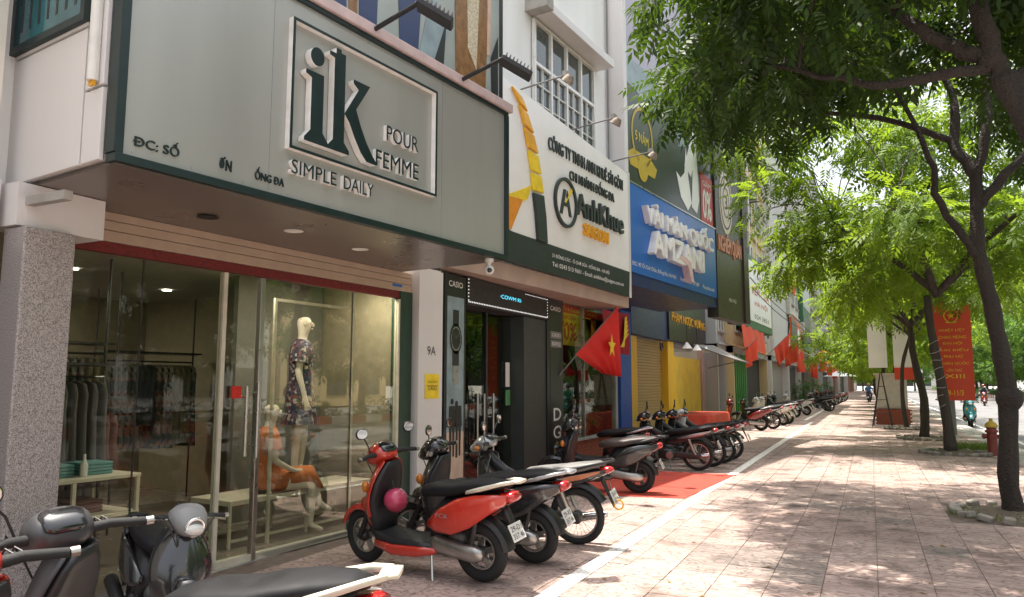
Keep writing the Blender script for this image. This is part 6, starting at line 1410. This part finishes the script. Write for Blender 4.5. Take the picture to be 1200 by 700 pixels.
for dx in (-.75, .1):
    GG = G @ Matrix.Translation((dx, -.3, 0)) @ Matrix.Rotation(R(-90), 4, 'Z')
    cloth(GG, [(0, -.32, 4.6), (0, .32, 4.6), (.0, .32, 2.2), (0, -.32, 2.2)], 6, 8, .015, 1).build('cloth', M_signwhite, wb, smooth='all')
GG = G @ Matrix.Translation((.1, -.32, 0)) @ Matrix.Rotation(R(-90), 4, 'Z'); MB(GG).box(0, .02, -.32, .32, 1.75, 2.2).build('red_foot', M_bannerred, wb)
G = Fr(.75, 33.6); cb = thing('electric_cabinet', 'grey electric cabinet on a red brick base between the trees', 'cabinet', G)
MB(G).box(-.55, .55, -.4, .5, .62, 1.95).build('cabinet_body', M_cab, cb, bevel=.015); MB(G).box(-.5, .5, -.415, -.4, .7, 1.88).build('door', M_cab, cb)
MB(G).box(-.62, .62, -.5, .6, 1.95, 2.02).build('roof', M_cab, cb); MB(G).box(-.6, .6, -.48, .55, 0, .6).build('mortar_base', M_mortar, cb)
bk0 = MB(G).box(0, .22, -.5, -.47, 0, .065).build('brick', M_brick, cb)
bk0.location = (-.62, 0, .01)
for r_ in range(8):
    for k in range(5):
        if r_ == 0 and k == 0: continue
        o = bk0.copy(); C.objects.link(o); o.parent = cb; o.location = (-.62 + k * .24 + (.1 if r_ % 2 else 0), random.uniform(-.004, 0), .01 + r_ * .075)
G = Fr(.35, 31.6); ld_ = thing('leaning_frame', 'dark metal trestle frame leaning between the trees by the cabinet', 'trestle', G)
for x0, x1, y0, y1 in ((-.35, 0, -.2, 0), (.3, .05, -.2, 0), (-.3, 0, .3, .05), (.35, .05, .3, .05)): MB(G).tube([(x0, y0, 0), (x1, y1, 2.0)], .02, 6).build('leg', M_darkpanel, ld_)
for z in (.5, 1.0, 1.5): f = 1 - z / 2; MB(G).tube([(-.35 * f, -.2 * f, z), (.3 * f + .04, -.2 * f, z)], .014, 6).build('rung', M_darkpanel, ld_)
# overhead wires along the facades
for i, (z, x) in enumerate(((5.1, -4.0), (5.5, -4.05))):
    pts = [(x, 30 + 95 * k / 24, z + .25 * ((k % 6) - 3) ** 2 / 9) for k in range(25)]
    o = MB().tube(pts, .02, 5).build('overhead_wire', M_dwire); tag(o, ('lower', 'upper')[i] + ' black cable sagging along the far shop fronts', 'cable')
for i, (y, z) in enumerate(((41.5, 5.6), (52.5, 6.2), (63.6, 5.4))):
    G = Fr(-4.85, y); t = thing('meter_box', f'{("nearest","middle","farthest")[i]} grey meter box with cables high on the shop fronts', 'meter box', G, 'meter boxes on the shop fronts')
    MB(G).box(0, .3, -.5, .5, z, z + 1.1).build('box', M_cab, t, bevel=.02)
    for k in range(4): MB(G).tube([(.1, -.4 + .25 * k, z), (.15, -.5 + .3 * k, z - .6), (.05, -.2 + .1 * k, z - 1.6)], .02, 5).build('cable', M_dwire, t)
# meter boxes and cables under the brown sign
G = Fr(-5.0, 31.6); t = thing('cable_bundle', 'tangle of grey cables above the red valance', 'cables', G)
for k in range(7): MB(G).tube([(.2, -1 + .2 * k, 4.3), (.35, -.6 + .3 * k, 4.0 + .1 * (k % 3)), (.3, .2 + .2 * k, 4.25), (.2, 1.2 + .1 * k, 4.1)], .018, 5).build('cable', M_pole, t)
# plants and clutter by far shop fronts
for i, (x, y) in enumerate(((-4.4, 58), (-4.3, 66), (-3.9, 76))):
    G = Fr(x, y); t = thing('potted_shrub', f'{("nearest","middle","farthest")[i]} potted shrub by the distant shop fronts', 'plant', G, 'potted shrubs by the distant shops')
    MB(G).lathe([(0, 0), (.22, 0), (.3, .45), (.26, .45), (0, .4)], (0, 0, 0)).build('pot', M_terra, t, smooth=True); f = foliage('leaves', [(0, 0, 1.1, .7, .7, .8)], 260, M_leafs, t, G, TS_, 1.2, i); MB(G).tube([(0, 0, .4), (0, 0, 1.1)], .03).build('stem', M_bark, t)
G = Fr(-4.95, 14.9); t = thing('potted_plant', 'leafy plant inside the watch shop window above the brick plinth', 'plant', Fr(-5.6, 14.9))
G = ROOT[t.name]; MB(G).lathe([(0, .0), (.14, 0), (.18, .5), (0, .5)], (0, 0, .03)).build('pot', M_terra, t, smooth=True); foliage('leaves', [(0, 0, .95, .35, .35, .4)], 160, M_leafs, t, G, TS_, .8, 9)
# fallen leaves on the pavement
g = np.random.default_rng(5); b = MB()
for k in range(170):
    x, y = g.uniform(-4, 2.8), g.uniform(5, 24); a = g.uniform(0, 6.28); s = .016; c_, s_ = math.cos(a), math.sin(a)
    b.add([(x - c_ * 2.2 * s, y - s_ * 2.2 * s, .004), (x + s_ * s, y - c_ * s, .009), (x + c_ * 2.2 * s, y + s_ * 2.2 * s, .005), (x - s_ * s, y + c_ * s, .012)], [(0, 1, 2, 3)])
o = b.build('fallen_leaves', mat('dry_leaf', (.22, .14, .04), .8, var=.4), kind='stuff'); o['label'] = 'small dry leaves scattered over the paving'; o['category'] = 'leaves'
for o in bpy.data.objects:
    if o.type == 'EMPTY': o.empty_display_size = .1
